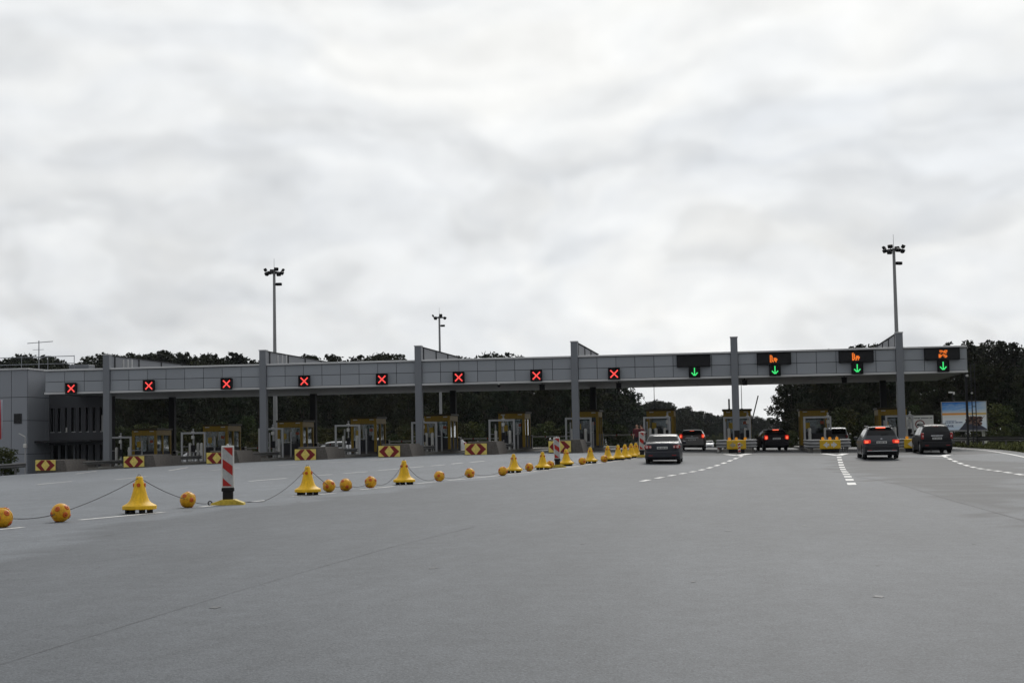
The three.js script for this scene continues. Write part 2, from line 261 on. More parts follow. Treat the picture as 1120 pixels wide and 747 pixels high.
// ---------------------------------------------------------------- toll canopy
const ZF = -102, TOP = 6.86, BOT = 5.1, COLTOP = 7.8, DEEP = 15.6;
const colX = [[117, 410], [288, 410], [458, 410], [629, 410], [804, 410], [985, 410]].map((p) => onZ(...p, 102).x);
const islandX = [130, 211, 296, 380, 464, 549, 633, 719, 807, 895, 985].map((p) => onZ(p, 480, 104).x);
const gLeft = onZ(49, 420, 102).x, gRight = onZ(1058, 393, 102).x;
const canopy = thing('toll_canopy', 'long grey panelled toll canopy on slim square columns across all lanes', 'canopy', [0, 0, ZF]);
{
  const mid = (gLeft + gRight) / 2, W = gRight - gLeft;
  part(canopy, 'roof_slab', box(W - 0.1, TOP - BOT - 0.2, DEEP - 0.5, mid, (TOP + BOT) / 2, -DEEP / 2 - 0.1), MAT.joint);
  part(canopy, 'roof_deck', box(W - 0.06, 0.06, DEEP - 0.4, mid, TOP - 0.08, -DEEP / 2 - 0.1), MAT.roof);
  part(canopy, 'top_trim', rbox(W + 0.06, 0.13, 0.34, 0.03, mid, TOP - 0.05, 0.0), MAT.trim);
  part(canopy, 'bottom_trim', rbox(W + 0.06, 0.15, 0.30, 0.03, mid, BOT + 0.06, 0.0), MAT.trim);
  part(canopy, 'rear_fascia', box(W, TOP - BOT - 0.04, 0.14, mid, (TOP + BOT) / 2, -DEEP - 0.1), MAT.column);
  part(canopy, 'end_fascia', box(0.14, TOP - BOT - 0.34, DEEP - 0.3, gRight - 0.02, (TOP + BOT) / 2, -DEEP / 2), MAT.panel[1]);
  // front panels, two rows between columns
  const edges = [gLeft, ...colX, gRight], rnd = rng(3), y0 = BOT + 0.15, y1 = TOP - 0.13, h = (y1 - y0) / 2;
  const pgeo = new Map(), panelGeo = (w) => { const k = w.toFixed(3); if (!pgeo.has(k)) pgeo.set(k, rbox(w - 0.03, h - 0.03, 0.06, 0.008)); return pgeo.get(k); };
  for (let b = 0; b < edges.length - 1; b++) {
    const a = edges[b] + (b ? 0.24 : 0), e = edges[b + 1] - (b < edges.length - 2 ? 0.24 : 0), n = Math.max(1, Math.round((e - a) / 1.32)), w = (e - a) / n;
    for (let i = 0; i < n; i++) for (let r = 0; r < 2; r++) part(canopy, 'fascia_panel', panelGeo(w), MAT.panel[Math.floor(rnd() * 3)], [a + (i + 0.5) * w, y0 + (r + 0.5) * h, 0.03 + (rnd() - 0.5) * 0.008], [(rnd() - 0.5) * 0.006, (rnd() - 0.5) * 0.006, 0]);
    // soffit boards
    const nb = Math.max(1, Math.round((e - a) / 2.7)), bw = (edges[b + 1] - edges[b]) / nb;
    for (let i = 0; i < nb; i++) for (let r = 0; r < 6; r++) part(canopy, 'soffit_panel', box(bw - 0.03, 0.03, DEEP / 6 - 0.06, 0, 0, 0), MAT.soffit, [edges[b] + (i + 0.5) * bw, BOT + 0.02, -0.16 - (r + 0.5) * (DEEP - 0.24) / 6]);
  }
  colX.forEach((x, i) => {
    const g = G(x, ZF);
    part(canopy, 'column', rbox(0.47, COLTOP - g, 0.5, 0.02, x, (COLTOP + g) / 2, 0.02), MAT.column);
    part(canopy, 'column_cap', box(0.53, 0.07, 0.56, x, COLTOP + 0.03, 0.02), MAT.trim);
    part(canopy, 'column_base', box(0.7, 0.5, 0.7, x, g + 0.24, 0.02), MAT.concrete);
    // upstand beam running back over the roof
    part(canopy, 'roof_beam', box(0.3, COLTOP - TOP + 0.02, DEEP - 0.2, x, (COLTOP + TOP) / 2 - 0.03, -DEEP / 2 - 0.15), MAT.column);
    part(canopy, 'beam_capping', box(0.42, 0.06, DEEP - 0.2, x, COLTOP - 0.02, -DEEP / 2 - 0.15), MAT.darkCol);
    for (let k = 0; k < 4; k++) part(canopy, 'beam_rib', box(0.40, COLTOP - TOP - 0.06, 0.12, x, (COLTOP + TOP) / 2 - 0.04, -0.9 - k * 4.4), MAT.darkCol);
    const gr = G(x, ZF - 12.4);
    part(canopy, 'rear_column', box(0.45, BOT - gr + 0.05, 0.45, x, (BOT + gr) / 2, -12.4), MAT.darkCol);
  });
  // roof vents beside the two left columns
  for (const i of [0, 1]) for (const k of [0.55, 0.9, 1.2]) part(canopy, 'roof_pipe', cyl(0.06, 0.06, 0.75, colX[i] + k, TOP - 0.06, -1.5), MAT.trim);
}
// ---------------------------------------------------------------- lane signals on the fascia
const onFascia = (px, py) => onZ(px, py, 101.85);
const thickBar = (x0, y0, x1, y1, w, z, dep = 0.02) => { const L = Math.hypot(x1 - x0, y1 - y0), g = box(L, w, dep).clone(); return g.rotateZ(Math.atan2(y1 - y0, x1 - x0)).translate((x0 + x1) / 2, (y0 + y1) / 2, z); };
const seat = ZF + 0.06;                                  // front face of the panels
{
  const first = thing('red_cross_signal', 'black square lane signal showing a red cross on the canopy', 'lane signal', [0, 0, 0], 0, 'red cross signals over the closed lanes');
  part(first, 'housing', rbox(0.76, 0.76, 0.22, 0.02, 0, 0, 0.11), MAT.black);
  part(first, 'visor', [box(0.8, 0.03, 0.16, 0, 0.39, 0.29), box(0.03, 0.76, 0.12, -0.39, 0, 0.27), box(0.03, 0.76, 0.12, 0.39, 0, 0.27)], MAT.black);
  part(first, 'led_cross', [thickBar(-0.25, -0.25, 0.25, 0.25, 0.085, 0.235), thickBar(-0.25, 0.25, -0.035, 0.035, 0.085, 0.235), thickBar(0.035, -0.035, 0.25, -0.25, 0.085, 0.235)], MAT.red);
  lanePx.slice(0, 8).forEach(([x, y], i) => { const p = onFascia(x, y + 0.0); const o = i ? copy(first) : first; o.position.set(p.x, p.y, seat); o.userData.label = `${ORD[i]} red cross lane signal on the canopy, counted from the toll office`; });
  const arrows = lanePx.slice(8);
  const ys = [407, 405, 403, 400.5], bys = [395, 392.5, 390.2, 387.3];
  const arrow = thing('green_arrow_signal', 'black square lane signal showing a green down arrow on the canopy', 'lane signal', [0, 0, 0], 0, 'green arrow signals over the open lanes');
  part(arrow, 'housing', rbox(0.72, 0.76, 0.22, 0.02, 0, 0, 0.11), MAT.black);
  part(arrow, 'visor', [box(0.03, 0.74, 0.12, -0.37, 0, 0.27), box(0.03, 0.74, 0.12, 0.37, 0, 0.27)], MAT.black);
  part(arrow, 'led_arrow', [thickBar(0, 0.28, 0, -0.24, 0.07, 0.235), thickBar(-0.2, -0.04, -0.025, -0.235, 0.07, 0.236), thickBar(0.2, -0.04, 0.025, -0.235, 0.07, 0.236)], MAT.green);
  const icons = [null,
    ['##......', '###.....', '#.#.....', '###.###.', '#.#.####', '###.####', '#.##.##.', '##.#..#.'],
    ['##......', '#.#.....', '###.....', '#.#.###.', '###.####', '#.######', '###.#.#.', '##.##.#.'],
    ['.###..###', '.#.####.#', '..#..###.', '.......#.', '##..##...', '####.###.', '###..#.##', '##....##.']];
  arrows.forEach(([x], i) => {
    const p = onFascia(x, ys[i]), o = i ? copy(arrow) : arrow; o.position.set(p.x, p.y, seat); o.userData.label = ['green down arrow lane signal under the blank display board', 'green down arrow lane signal beside the column with the slanted boom', 'green down arrow lane signal over the dark grey off-road car', 'green down arrow lane signal at the canopy end by the billboard'][i];
    const q = onFascia(x - 1.2, bys[i]);
    const b = thing('message_board', ['blank dark lane display board above a green arrow', 'dark lane display with an amber car symbol, next lane from the blank board', 'dark lane display with an amber car symbol beside the column carrying the floodlight mast', 'dark lane display with an amber crossed symbol at the canopy end'][i], 'display board', [q.x, q.y, seat]);
    part(b, 'housing', rbox(2.25, 0.78, 0.26, 0.02, 0, 0, 0.13), MAT.black);
    part(b, 'screen', box(2.13, 0.66, 0.01, 0, 0, 0.262), M([0.018, 0.018, 0.02], 0.3));
    part(b, 'hood', box(2.3, 0.03, 0.16, 0, 0.40, 0.30), MAT.black);
    if (icons[i]) { const c = 0.062, list = [], low = []; icons[i].forEach((row, r) => [...row].forEach((ch, k) => { if (ch === '#') (i === 3 && r > 3 ? low : list).push(box(c * 0.86, c * 0.86, 0.012, (k - row.length / 2 + 0.5) * c + (i === 3 ? 0.05 : -0.02), (3.5 - r) * c, 0.272)); })); part(b, 'led_symbol', list, MAT.orange); if (low.length) part(b, 'led_symbol', low, MAT.orange); }
  });
}
// hanging signal heads under the soffit
{
  const lampHead = thing('traffic_camera', 'small black lane camera hanging under the canopy soffit', 'camera', [0, 0, 0], 0, 'black cameras hung under the canopy');
  part(lampHead, 'bracket', cyl(0.03, 0.03, 0.16, 0, -0.16, 0), MAT.black);
  part(lampHead, 'housing', rbox(0.34, 0.34, 0.42, 0.04, 0, -0.3, 0), MAT.black);
  part(lampHead, 'hood', box(0.40, 0.03, 0.5, 0, -0.12, 0.03), MAT.black);
  [593, 677, 815, 924].forEach((px, i) => { const p = onZ(px, 421, 103.2); const o = i ? copy(lampHead) : lampHead; o.position.set(p.x, BOT + 0.005, -103.2); });
  const dome = thing('dome_camera', 'small white dome camera on the canopy edge', 'camera', [onZ(546, 420, 102).x, BOT + 0.0, ZF + 0.1]);
  part(dome, 'mount', cyl(0.05, 0.05, 0.1, 0, -0.1, 0), MAT.white); part(dome, 'dome', new THREE.SphereGeometry(0.1, 12, 8).translate(0, -0.15, 0), MAT.blackGloss);
}
// ---------------------------------------------------------------- guard rails
const WPROF = [[-0.01, -0.16], [0.02, -0.13], [0.085, -0.10], [0.085, -0.055], [0.0, -0.02], [0.0, 0.02], [0.085, 0.055], [0.085, 0.10], [0.02, 0.13], [-0.01, 0.16]];
const WPROF3 = [[-0.01, -0.25], [0.08, -0.21], [0.08, -0.16], [0, -0.125], [0, -0.09], [0.08, -0.045], [0.08, 0.045], [0, 0.09], [0, 0.125], [0.08, 0.16], [0.08, 0.21], [-0.01, 0.25]];
// ---------------------------------------------------------------- toll islands, one per gate line
const IFRONT = 92, IBACK = 124, IW = 1.9;
islandX.forEach((x, i) => {
  const isl = thing('toll_island', `low concrete toll island, ${ORD[i]} counted from the toll office`, 'traffic island', [x, 0, 0], 0, 'toll islands');
  const kerb = (w, a, b, h, dy) => grid(1, 16, (u, v) => { const z = -lerp(a, b, v); return [(u - 0.5) * w, G(x, z) + h + dy, z]; });
  const f = i < 8 ? 94.5 : 96.5;
  const parts = [];
  for (let k = 0; k < 8; k++) { const a = lerp(f, IBACK, k / 8), b = lerp(f, IBACK, (k + 1) / 8), gy = G(x, -(a + b) / 2); part(isl, 'kerb_block', rbox(IW, 0.3, b - a - 0.02, 0.03, 0, gy + 0.04, -(a + b) / 2), MAT.kerb); }
  // rails along both sides
  const r0 = i < 8 ? 95.8 : 97, r1 = 103.2;
  for (const s of [-1, 1]) {
    const gy = G(x, -99) + 0.19;
    const pts = []; for (let k = 0; k <= 6; k++) { const d = lerp(r0, r1, k / 6); pts.push([s * 0.88, G(x, -d) + 0.19 + 0.33, -d]); }
    part(isl, 'guard_rail', sweep(s > 0 ? pts : pts.slice().reverse(), WPROF.map(([a, b]) => [a, b * 0.75])), MAT.galv);
    for (let k = 0; k < 4; k++) { const d = lerp(r0 + 0.3, r1 - 0.3, k / 3); part(isl, 'rail_post', box(0.09, 0.5, 0.12), MAT.galv, [s * 0.80, G(x, -d) + 0.43, -d]); }
  }
});
// chevron blocks in front of the closed islands
{
  const trap = (w, h, t) => shapePts([[-w / 2, 0], [w / 2, 0], [w / 2 - t, h], [-w / 2 + t, h]], 3.2, 0.03);
  const b = thing('concrete_block', 'weathered concrete block closing the nose of a toll island', 'concrete block', [0, 0, 0], 0, 'concrete blocks before the closed toll islands');
  part(b, 'block', trap(2.15, 0.82, 0.22), MAT.concrete);
  part(b, 'block', trap(1.5, 0.7, 0.16).rotateY(0), M([0.19, 0.18, 0.175], 0.9, 0, { map: dirty }), [0.02, 0, -2.2]);
  const c = thing('chevron_sign', 'yellow plate with two dark red chevrons pointing apart on a concrete block', 'sign', [0, 0, 0], 0, 'chevron plates on the concrete blocks');
  part(c, 'plate', rbox(1.4, 0.69, 0.03, 0.012), MAT.yellowSign);
  const chev = (s) => shapePts([[s * 0.66, 0], [s * 0.30, 0.335], [s * 0.02, 0.335], [s * 0.30, 0.0], [s * 0.02, -0.335], [s * 0.30, -0.335]], 0.006).translate(0, 0, 0.019);
  part(c, 'chevron', chev(-1), MAT.signRed); part(c, 'chevron', chev(1), MAT.signRed);
  const px = [48, 145, 236, 333, 425, 520, 612], py = [509, 505, 501, 497.4, 493.8, 491.3, 488.6], rnd = rng(21);
  px.forEach((p, i) => {
    const q = onZ(p + 2.5, py[i], 93), x = q.x, gy = G(x, -93);
    const o = i ? copy(b) : b; o.position.set(x + 0.25, gy - 0.02, -94.8); o.userData.label = `weathered concrete block at an island nose, ${ORD[i]} from the toll office`;
    const s = i ? copy(c) : c; s.position.set(onZ(p, py[i], 93).x, q.y, -93.13); s.rotation.set((rnd() - 0.5) * 0.03, (rnd() - 0.5) * 0.05, (rnd() - 0.5) * 0.03); s.userData.label = `yellow plate with two dark red chevrons, ${ORD[i]} from the toll office`;
    // a bracket joins plate and block
    part(s, 'bracket', box(0.9, 0.05, 0.06, 0, 0.12, -0.035), MAT.steel);
  });
}
// ---------------------------------------------------------------- portal frames, posts, booths, barriers
{
  const fr = thing('portal_frame', 'grey steel portal frame standing on a toll island', 'frame', [0, 0, 0], 0, 'portal frames before the toll booths');
  const H = 2.12;
  for (const s of [-1, 1]) part(fr, 'post', rbox(0.13, H, 0.13, 0.015, s * 0.86, H / 2, 0), MAT.frame);
  part(fr, 'crossbar', rbox(1.59, 0.13, 0.13, 0.015, 0, H - 0.065, 0), MAT.frame);
  for (const s of [-1, 1]) part(fr, 'brace_post', rbox(0.1, H - 0.3, 0.1, 0.012, s * 0.8, (H - 0.3) / 2, -2.2), MAT.frame);
  part(fr, 'side_rail', [box(0.06, 0.06, 2.1, 0.84, 1.1, -1.1), box(0.06, 0.06, 2.1, -0.84, 1.1, -1.1)], MAT.frame);
  const bo = thing('white_bollard', 'white round bollard inside a portal frame', 'bollard', [0, 0, 0], 0, 'white bollards on the toll islands');
  part(bo, 'tube', cyl(0.11, 0.11, 1.25, 0, 0, 0, 16), MAT.white); part(bo, 'cap', new THREE.SphereGeometry(0.11, 14, 7, 0, TAU, 0, Math.PI / 2).translate(0, 1.25, 0), MAT.white); part(bo, 'foot', cyl(0.17, 0.15, 0.05), MAT.steel);
  const lm = thing('signal_post', 'thin grey post with two small white lamp heads on a toll island', 'signal post', [0, 0, 0], 0, 'lamp posts on the toll islands');
  part(lm, 'pole', cyl(0.045, 0.045, 2.3), MAT.frame);
  part(lm, 'lamp_head', rbox(0.2, 0.26, 0.2, 0.05, 0, 1.75, 0.08), MAT.white); part(lm, 'lamp_head', rbox(0.22, 0.14, 0.2, 0.05, 0, 2.12, 0.08), MAT.white); part(lm, 'cap', cyl(0.08, 0.05, 0.08, 0, 2.3, 0), MAT.frame);
  part(lm, 'control_box', rbox(0.28, 0.5, 0.2, 0.02, 0.0, 0.95, 0.02), MAT.black);
  // toll booth: plinth, frame, panes, roof, desk and screen inside
  const bt = thing('toll_booth', 'yellow framed glazed toll booth with flat roof', 'toll booth', [0, 0, 0], 0, 'yellow toll booths on the islands');
  const BW = 1.95, BH = 2.62, BD = 3.0;
  part(bt, 'plinth', box(BW, 0.16, BD, 0, 0.08, -BD / 2), MAT.concrete);
  part(bt, 'lower_panel', [box(BW - 0.1, 0.84, 0.05, 0, 0.58, -0.08), box(BW - 0.1, 0.84, 0.05, 0, 0.58, -BD + 0.08), box(0.05, 0.84, BD - 0.3, -BW / 2 + 0.08, 0.58, -BD / 2), box(0.05, 0.84, BD - 0.3, BW / 2 - 0.08, 0.58, -BD / 2)], MAT.boothIn);
  for (const [sx, z] of [[-1, -0.09], [1, -0.09], [-1, -BD + 0.09], [1, -BD + 0.09]]) part(bt, 'corner_post', rbox(0.2, BH - 0.56, 0.17, 0.02, sx * (BW / 2 - 0.1), 0.16 + (BH - 0.56) / 2, z), MAT.booth);
  for (const sx of [-1, 1]) part(bt, 'side_post', rbox(0.16, BH - 0.56, 0.16, 0.02, sx * (BW / 2 - 0.08), 0.16 + (BH - 0.56) / 2, -1.35), MAT.booth);
  for (const [w, d, x, z] of [[BW - 0.4, 0.012, 0, -0.08], [BW - 0.4, 0.012, 0, -BD + 0.08], [0.012, 1.0, -BW / 2 + 0.08, -0.74], [0.012, 1.0, BW / 2 - 0.08, -0.74], [0.012, 1.3, -BW / 2 + 0.08, -2.14], [0.012, 1.3, BW / 2 - 0.08, -2.14]]) part(bt, 'window', box(w, 1.16, d), MAT.glass, [x, 1.6, z]);
  part(bt, 'header', [box(BW, 0.38, 0.12, 0, BH - 0.21, -0.06), box(0.12, 0.38, BD - 0.25, -BW / 2 + 0.06, BH - 0.21, -BD / 2), box(0.12, 0.38, BD - 0.25, BW / 2 - 0.06, BH - 0.21, -BD / 2), box(BW, 0.38, 0.12, 0, BH - 0.21, -BD + 0.06)], MAT.booth);
  part(bt, 'roof', rbox(BW + 0.16, 0.14, BD + 0.2, 0.03, 0, BH + 0.05, -BD / 2), MAT.boothDark);
  for (const s of [-1, 1]) part(bt, 'roof_light', rbox(0.3, 0.07, 0.16, 0.02, s * 0.62, BH - 0.1, 0.06), MAT.white);
  part(bt, 'desk', box(BW - 0.4, 0.05, 0.6, 0, 1.0, -0.5), MAT.boothIn); part(bt, 'monitor', rbox(0.42, 0.32, 0.06, 0.01, 0.25, 1.22, -0.5), MAT.black); part(bt, 'chair_back', rbox(0.45, 0.6, 0.1, 0.05, -0.1, 1.25, -1.4), MAT.black);
  part(bt, 'notice', box(0.3, 0.42, 0.012, -0.45, 1.55, -0.055), M([0.45, 0.30, 0.03], 0.6)); part(bt, 'notice', box(0.26, 0.2, 0.012, 0.55, 1.75, -0.055), M([0.3, 0.07, 0.03], 0.6));
  const rnd = rng(31);
  islandX.forEach((x, i) => {
    const y = G(x, -104) + 0.19, yb = G(x, -108.6) + 0.17;
    const o = i ? copy(fr) : fr; o.position.set(x, y, -104); o.userData.label = `grey steel portal frame on a toll island, ${ORD[i]} from the toll office`;
    const b = i ? copy(bt) : bt; b.position.set(x, yb, -108.6); b.userData.label = `yellow framed glazed toll booth, ${ORD[i]} from the toll office`;
    const lx = i < 7 ? [0.0, -0.1, 0.08][i % 3] : 0.72;
    const sp = i ? copy(lm) : lm; sp.position.set(x + lx, y, -104.35 + (i < 7 ? 0.1 : 0)); sp.userData.label = `thin grey post with white lamp heads, ${ORD[i]} from the toll office`;
    const spots = [[-0.55, -0.7], [0.5, -0.5], [-0.2, -1.5]].slice(0, i % 3 === 1 ? 3 : 2);
    spots.forEach(([dx, dz], k) => { const q = (i + k) ? copy(bo) : bo; q.position.set(x + dx + (rnd() - 0.5) * 0.15, y, -104 + dz); });
  });
  // lane barriers behind the closed lanes
  const bm = thing('boom_barrier', 'white boom lowered across a closed toll lane', 'barrier', [0, 0, 0], 0, 'lowered booms on the closed lanes');
  part(bm, 'cabinet', rbox(0.36, 1.0, 0.4, 0.03, 0, 0.5, 0), MAT.galv);
  part(bm, 'arm', rbox(4.0, 0.11, 0.06, 0.01, 2.1, 0.88, 0.24), MAT.white);
  for (let k = 0; k < 3; k++) part(bm, 'stripe', box(0.1, 0.114, 0.064, 1.2 + k * 1.1, 0.88, 0.24), MAT.stripeRed);
  part(bm, 'hub', new THREE.CylinderGeometry(0.12, 0.12, 0.1, 14).rotateX(Math.PI / 2).translate(0.05, 0.88, 0.24), MAT.black);
  islandX.slice(0, 7).forEach((x, i) => { const o = i ? copy(bm) : bm; o.position.set(x + 0.72, G(x, -113) + 0.18, -113); o.userData.label = `white boom lowered across a closed lane, ${ORD[i]} from the toll office`; });
  const rb = thing('raised_boom_barrier', 'dark boom raised beside the booth whose island nose faces the road gap', 'barrier', [islandX[8] + 0.72, G(islandX[8], -113) + 0.18, -113]);
  part(rb, 'cabinet', rbox(0.36, 1.0, 0.4, 0.03, 0, 0.5, 0), MAT.galv); part(rb, 'arm', bar([0.05, 0.8, 0.24], [0.85, 3.75, 0.24], 0.05), MAT.darkCol);
  const vents = [[islandX[7] - 0.45, 1.9], [islandX[8] - 0.55, 0.75], [islandX[8] + 0.35, 2.0]];
  vents.forEach(([x, h], k) => { const v = thing('roof_mast', ['thin tall rod on the booth roof beside the two people', 'short dark stub on the booth roof behind the wide yellow cushion', 'thin tall rod on the booth roof behind the wide yellow cushion'][k], 'rod', [x, G(islandX[7 + Math.min(k, 1)], -108.6) + 0.17 + 2.74, -109.6]); part(v, 'rod', cyl(k === 1 ? 0.06 : 0.025, k === 1 ? 0.06 : 0.02, k === 1 ? h : BOT - v.position.y), MAT.darkCol); part(v, 'foot', cyl(0.1, 0.08, 0.05), MAT.darkCol); });
}
// crash cushions on the open islands
{
  const spots = [[806, 93.0], [908.5, 93.4], [1001, 93.5]];
  spots.forEach(([px, d], i) => {
    const p = onZ(px, 493, d), gy = G(p.x, -d);
    const c = thing('crash_cushion', ['yellow crash cushion with curved guard rails and a small striped marker in front', 'yellow crash cushion with two white arrows beside the silver car', 'yellow crash cushion behind the black car, curved rails and beacon'][i], 'crash cushion', [p.x, gy, -d]);
    const w = i === 0 ? 1.16 : 1.24;
    part(c, 'nose_box', rbox(w, 0.56, 0.5, 0.05, 0, 0.50, 0.0), MAT.attYellow);
    part(c, 'nose_base', box(w - 0.2, 0.24, 0.4, 0, 0.12, -0.05), MAT.black);
    for (const s of [-1, 1]) {
      const ah = shapePts([[s * 0.42, 0], [s * 0.18, 0.19], [s * 0.18, 0.08], [s * 0.06, 0.08], [s * 0.06, -0.08], [s * 0.18, -0.08], [s * 0.18, -0.19]], 0.012);
      part(c, 'arrow', ah, i === 0 ? M([0.55, 0.52, 0.36], 0.6, 0, { map: dirty }) : MAT.white, [0, 0.48, 0.256]);
      const pts = []; for (let k = 0; k <= 14; k++) { const t = k / 14, a = Math.min(1, t * 2.2) * Math.PI / 2; pts.push([s * (w / 2 - 0.02 + 0.62 * Math.sin(a)), 0.56, 0.12 - 0.9 * (1 - Math.cos(a)) - Math.max(0, t - 0.4545) * 12]); }
      part(c, 'curved_rail', sweep(s > 0 ? pts : pts.slice().reverse(), s > 0 ? WPROF3 : WPROF3), MAT.steel);
      for (const z of [-0.6, -2.6, -4.8]) part(c, 'rail_post', box(0.1, 0.8, 0.12, s * (w / 2 + 0.42), 0.40, z), MAT.galv);
    }
    for (let k = 0; k < 3; k++) { const x = (k - 1) * 0.42 + (i === 0 && k === 2 ? 0.12 : 0); part(c, 'beacon', [new THREE.CylinderGeometry(0.095, 0.095, 0.08, 16).rotateX(Math.PI / 2).translate(x, 0.86, -0.05), box(0.05, 0.06, 0.05, x, 0.765, -0.05)], MAT.amber); }
    if (i < 2) { part(c, 'rear_plate', box(0.34, 0.5, 0.05, 0.05, 1.12, -1.2), MAT.black); part(c, 'rear_plate_post', box(0.06, 0.9, 0.06, 0.05, 0.45, -1.24), MAT.steel); }
  });
  const p = onZ(809, 494, 91.9);
  const k = thing('marker_post', 'small red and white striped marker in front of the yellow cushion', 'marker', [p.x, G(p.x, p.z), p.z]);
  part(k, 'post', rbox(0.15, 0.6, 0.05, 0.02, 0, 0.32, 0), MAT.white); for (let j = 0; j < 3; j++) part(k, 'stripe', thickBar(-0.065, 0.1 + j * 0.2, 0.065, 0.17 + j * 0.2, 0.09, 0.03, 0.01), MAT.stripeRed); part(k, 'foot', rbox(0.3, 0.05, 0.24, 0.02, 0, 0.025, 0), MAT.rubber);
  const q = onZ(786.5, 489, 94.2);
  const r = thing('reflector_post', 'white post with a red reflector at the end of the curved rail', 'marker', [q.x, G(q.x, q.z), q.z]);
  part(r, 'post', rbox(0.2, 0.72, 0.2, 0.07, 0, 0.36, 0), MAT.white); part(r, 'reflector', rbox(0.14, 0.13, 0.04, 0.01, 0.0, 0.30, 0.1), MAT.stripeRed);
}
// ---------------------------------------------------------------- bell cones, floats and rope closing the left lanes
const bellPx = [[152, 561.5], [336.4, 541.5], [442, 530], [562.2, 517.2], [593.6, 513.6], [619.6, 509.4], [646, 506.6], [665, 504.2], [676.5, 503.2], [684, 502.2], [690.7, 501], [696, 500]];
const ballPx = [[2, 577, 22], [65.6, 571, 20.5], [205, 555.3, 16.5], [359.7, 538.4, 12.6], [378, 537, 12.4], [405.3, 533.9, 11.5], [480.5, 526.6, 10], [513.8, 522.8, 9.2], [550, 520.4, 9], [579, 515.6, 7.6], [602, 512.4, 6.7], [637, 508.5, 6.1], [661, 505.7, 6]];
const bells = [], balls = [];
{
  const b = thing('bell_cone', 'orange yellow bell shaped traffic cone on black feet, linked by a rope', 'traffic cone', [0, 0, 0], 0, 'bell cones along the closed lanes');
  const pr = [[0, 0.13], [0.30, 0.125], [0.335, 0.10], [0.352, 0.08], [0.36, 0.095], [0.36, 0.15], [0.352, 0.165], [0.30, 0.19], [0.245, 0.225], [0.205, 0.27], [0.175, 0.34], [0.145, 0.45], [0.118, 0.57], [0.108, 0.62], [0.102, 0.64], [0.082, 0.70], [0.073, 0.76], [0.06, 0.78], [0, 0.785]].map((p) => new THREE.Vector2(...p));
  part(b, 'cone_body', new THREE.LatheGeometry(pr, 36), MAT.yellow);
  for (let k = 0; k < 7; k++) { const a = k / 7 * TAU + 0.2; part(b, 'foot', rbox(0.11, 0.09, 0.09, 0.012, 0.24 * Math.cos(a), 0.045, 0.24 * Math.sin(a)), MAT.rubber); }
  for (let k = 0; k < 4; k++) { const a = k / 4 * TAU + 0.35; part(b, 'reflector', new THREE.CylinderGeometry(0.042, 0.042, 0.03, 14).rotateX(Math.PI / 2).rotateY(Math.PI / 2 - a).translate(0.117 * Math.cos(a), 0.60, 0.117 * Math.sin(a)), MAT.ballRed); }
  part(b, 'rope_eye', new THREE.TorusGeometry(0.035, 0.01, 6, 14).translate(0, 0.79, 0), MAT.steel);
  const rnd = rng(8);
  bellPx.forEach((p, i) => { const g = onGround(...p), o = i ? copy(b) : b; o.position.copy(g); o.position.y += 0.002; o.rotation.set((rnd() - 0.5) * 0.03, rnd() * 6, (rnd() - 0.5) * 0.03); o.userData.label = `orange yellow bell shaped traffic cone, ${ORD[11 - i]} counted from the dark sedan`; bells.push(g.clone()); });
  const f = thing('rope_float', 'round orange yellow float ball with red reflector discs lying on the asphalt', 'float ball', [0, 0, 0], 0, 'float balls strung on the rope');
  const R = 0.182;
  part(f, 'shell', new THREE.SphereGeometry(R, 36, 24).rotateZ(Math.PI / 2), MAT.ball);
  part(f, 'seam', new THREE.TorusGeometry(R + 0.001, 0.006, 6, 40).rotateY(Math.PI / 2), MAT.ball);
  const dirs = [[0.25, 0.55, 0.8], [-0.65, 0.1, 0.75], [0.45, -0.3, 0.85], [0.95, 0.2, 0.1], [-0.3, 0.8, -0.5], [0.2, -0.7, -0.7], [-0.8, -0.4, -0.4], [0.5, 0.5, -0.75]];
  for (const d of dirs) {
    const q = new THREE.Quaternion().setFromUnitVectors(new THREE.Vector3(0, 1, 0), new THREE.Vector3(...d).normalize());
    const disc = part(f, 'reflector', new THREE.LatheGeometry([[0, R + 0.012], [0.035, R + 0.010], [0.05, R + 0.004], [0.058, R - 0.012]].map((v) => new THREE.Vector2(...v)), 18).applyQuaternion(q), MAT.ballRed);
    part(disc, 'screw', new THREE.SphereGeometry(0.010, 8, 6).translate(0, R + 0.013, 0).applyQuaternion(q), MAT.rubber);
  }
  ballPx.forEach((p, i) => { const g = onGround(p[0], p[1]), s = 1; const o = i ? copy(f) : f; o.position.copy(g); o.position.y += R - 0.004; o.rotation.set(rnd() * 6, rnd() * 6, rnd() * 6); o.scale.setScalar(s); o.userData.label = `round orange yellow float ball on the rope, ${ORD[12 - i]} counted from the dark sedan`; balls.push(o.position.clone()); });
  // rope
  const rp = thing('barrier_rope', 'dark rope strung between the bell cones and float balls', 'rope', [0, 0, 0]);
  const top = (i) => bells[i].clone().add(new THREE.Vector3(0, 0.76, 0)), gd = (x, y) => { const g = onGround(x, y); g.y += 0.02; return g; };
  const off = balls[0].clone().add(new THREE.Vector3(-1.6, -0.1, 0.9));
  const span = (a, b, sag) => { const c = []; for (let k = 0; k <= 12; k++) { const t = k / 12, p = a.clone().lerp(b, t); p.y -= sag * 4 * t * (1 - t); p.y = Math.max(p.y, G(p.x, p.z) + 0.016); c.push(p); } part(rp, 'rope_span', new THREE.TubeGeometry(new THREE.CatmullRomCurve3(c), 14, 0.0075, 6), MAT.rope); };
  span(off, balls[0], 0.02); span(balls[0], balls[1], 0.06); span(balls[1], top(0), 0.05); span(top(0), balls[2], 0.05); span(balls[2], gd(232, 551), 0.05);
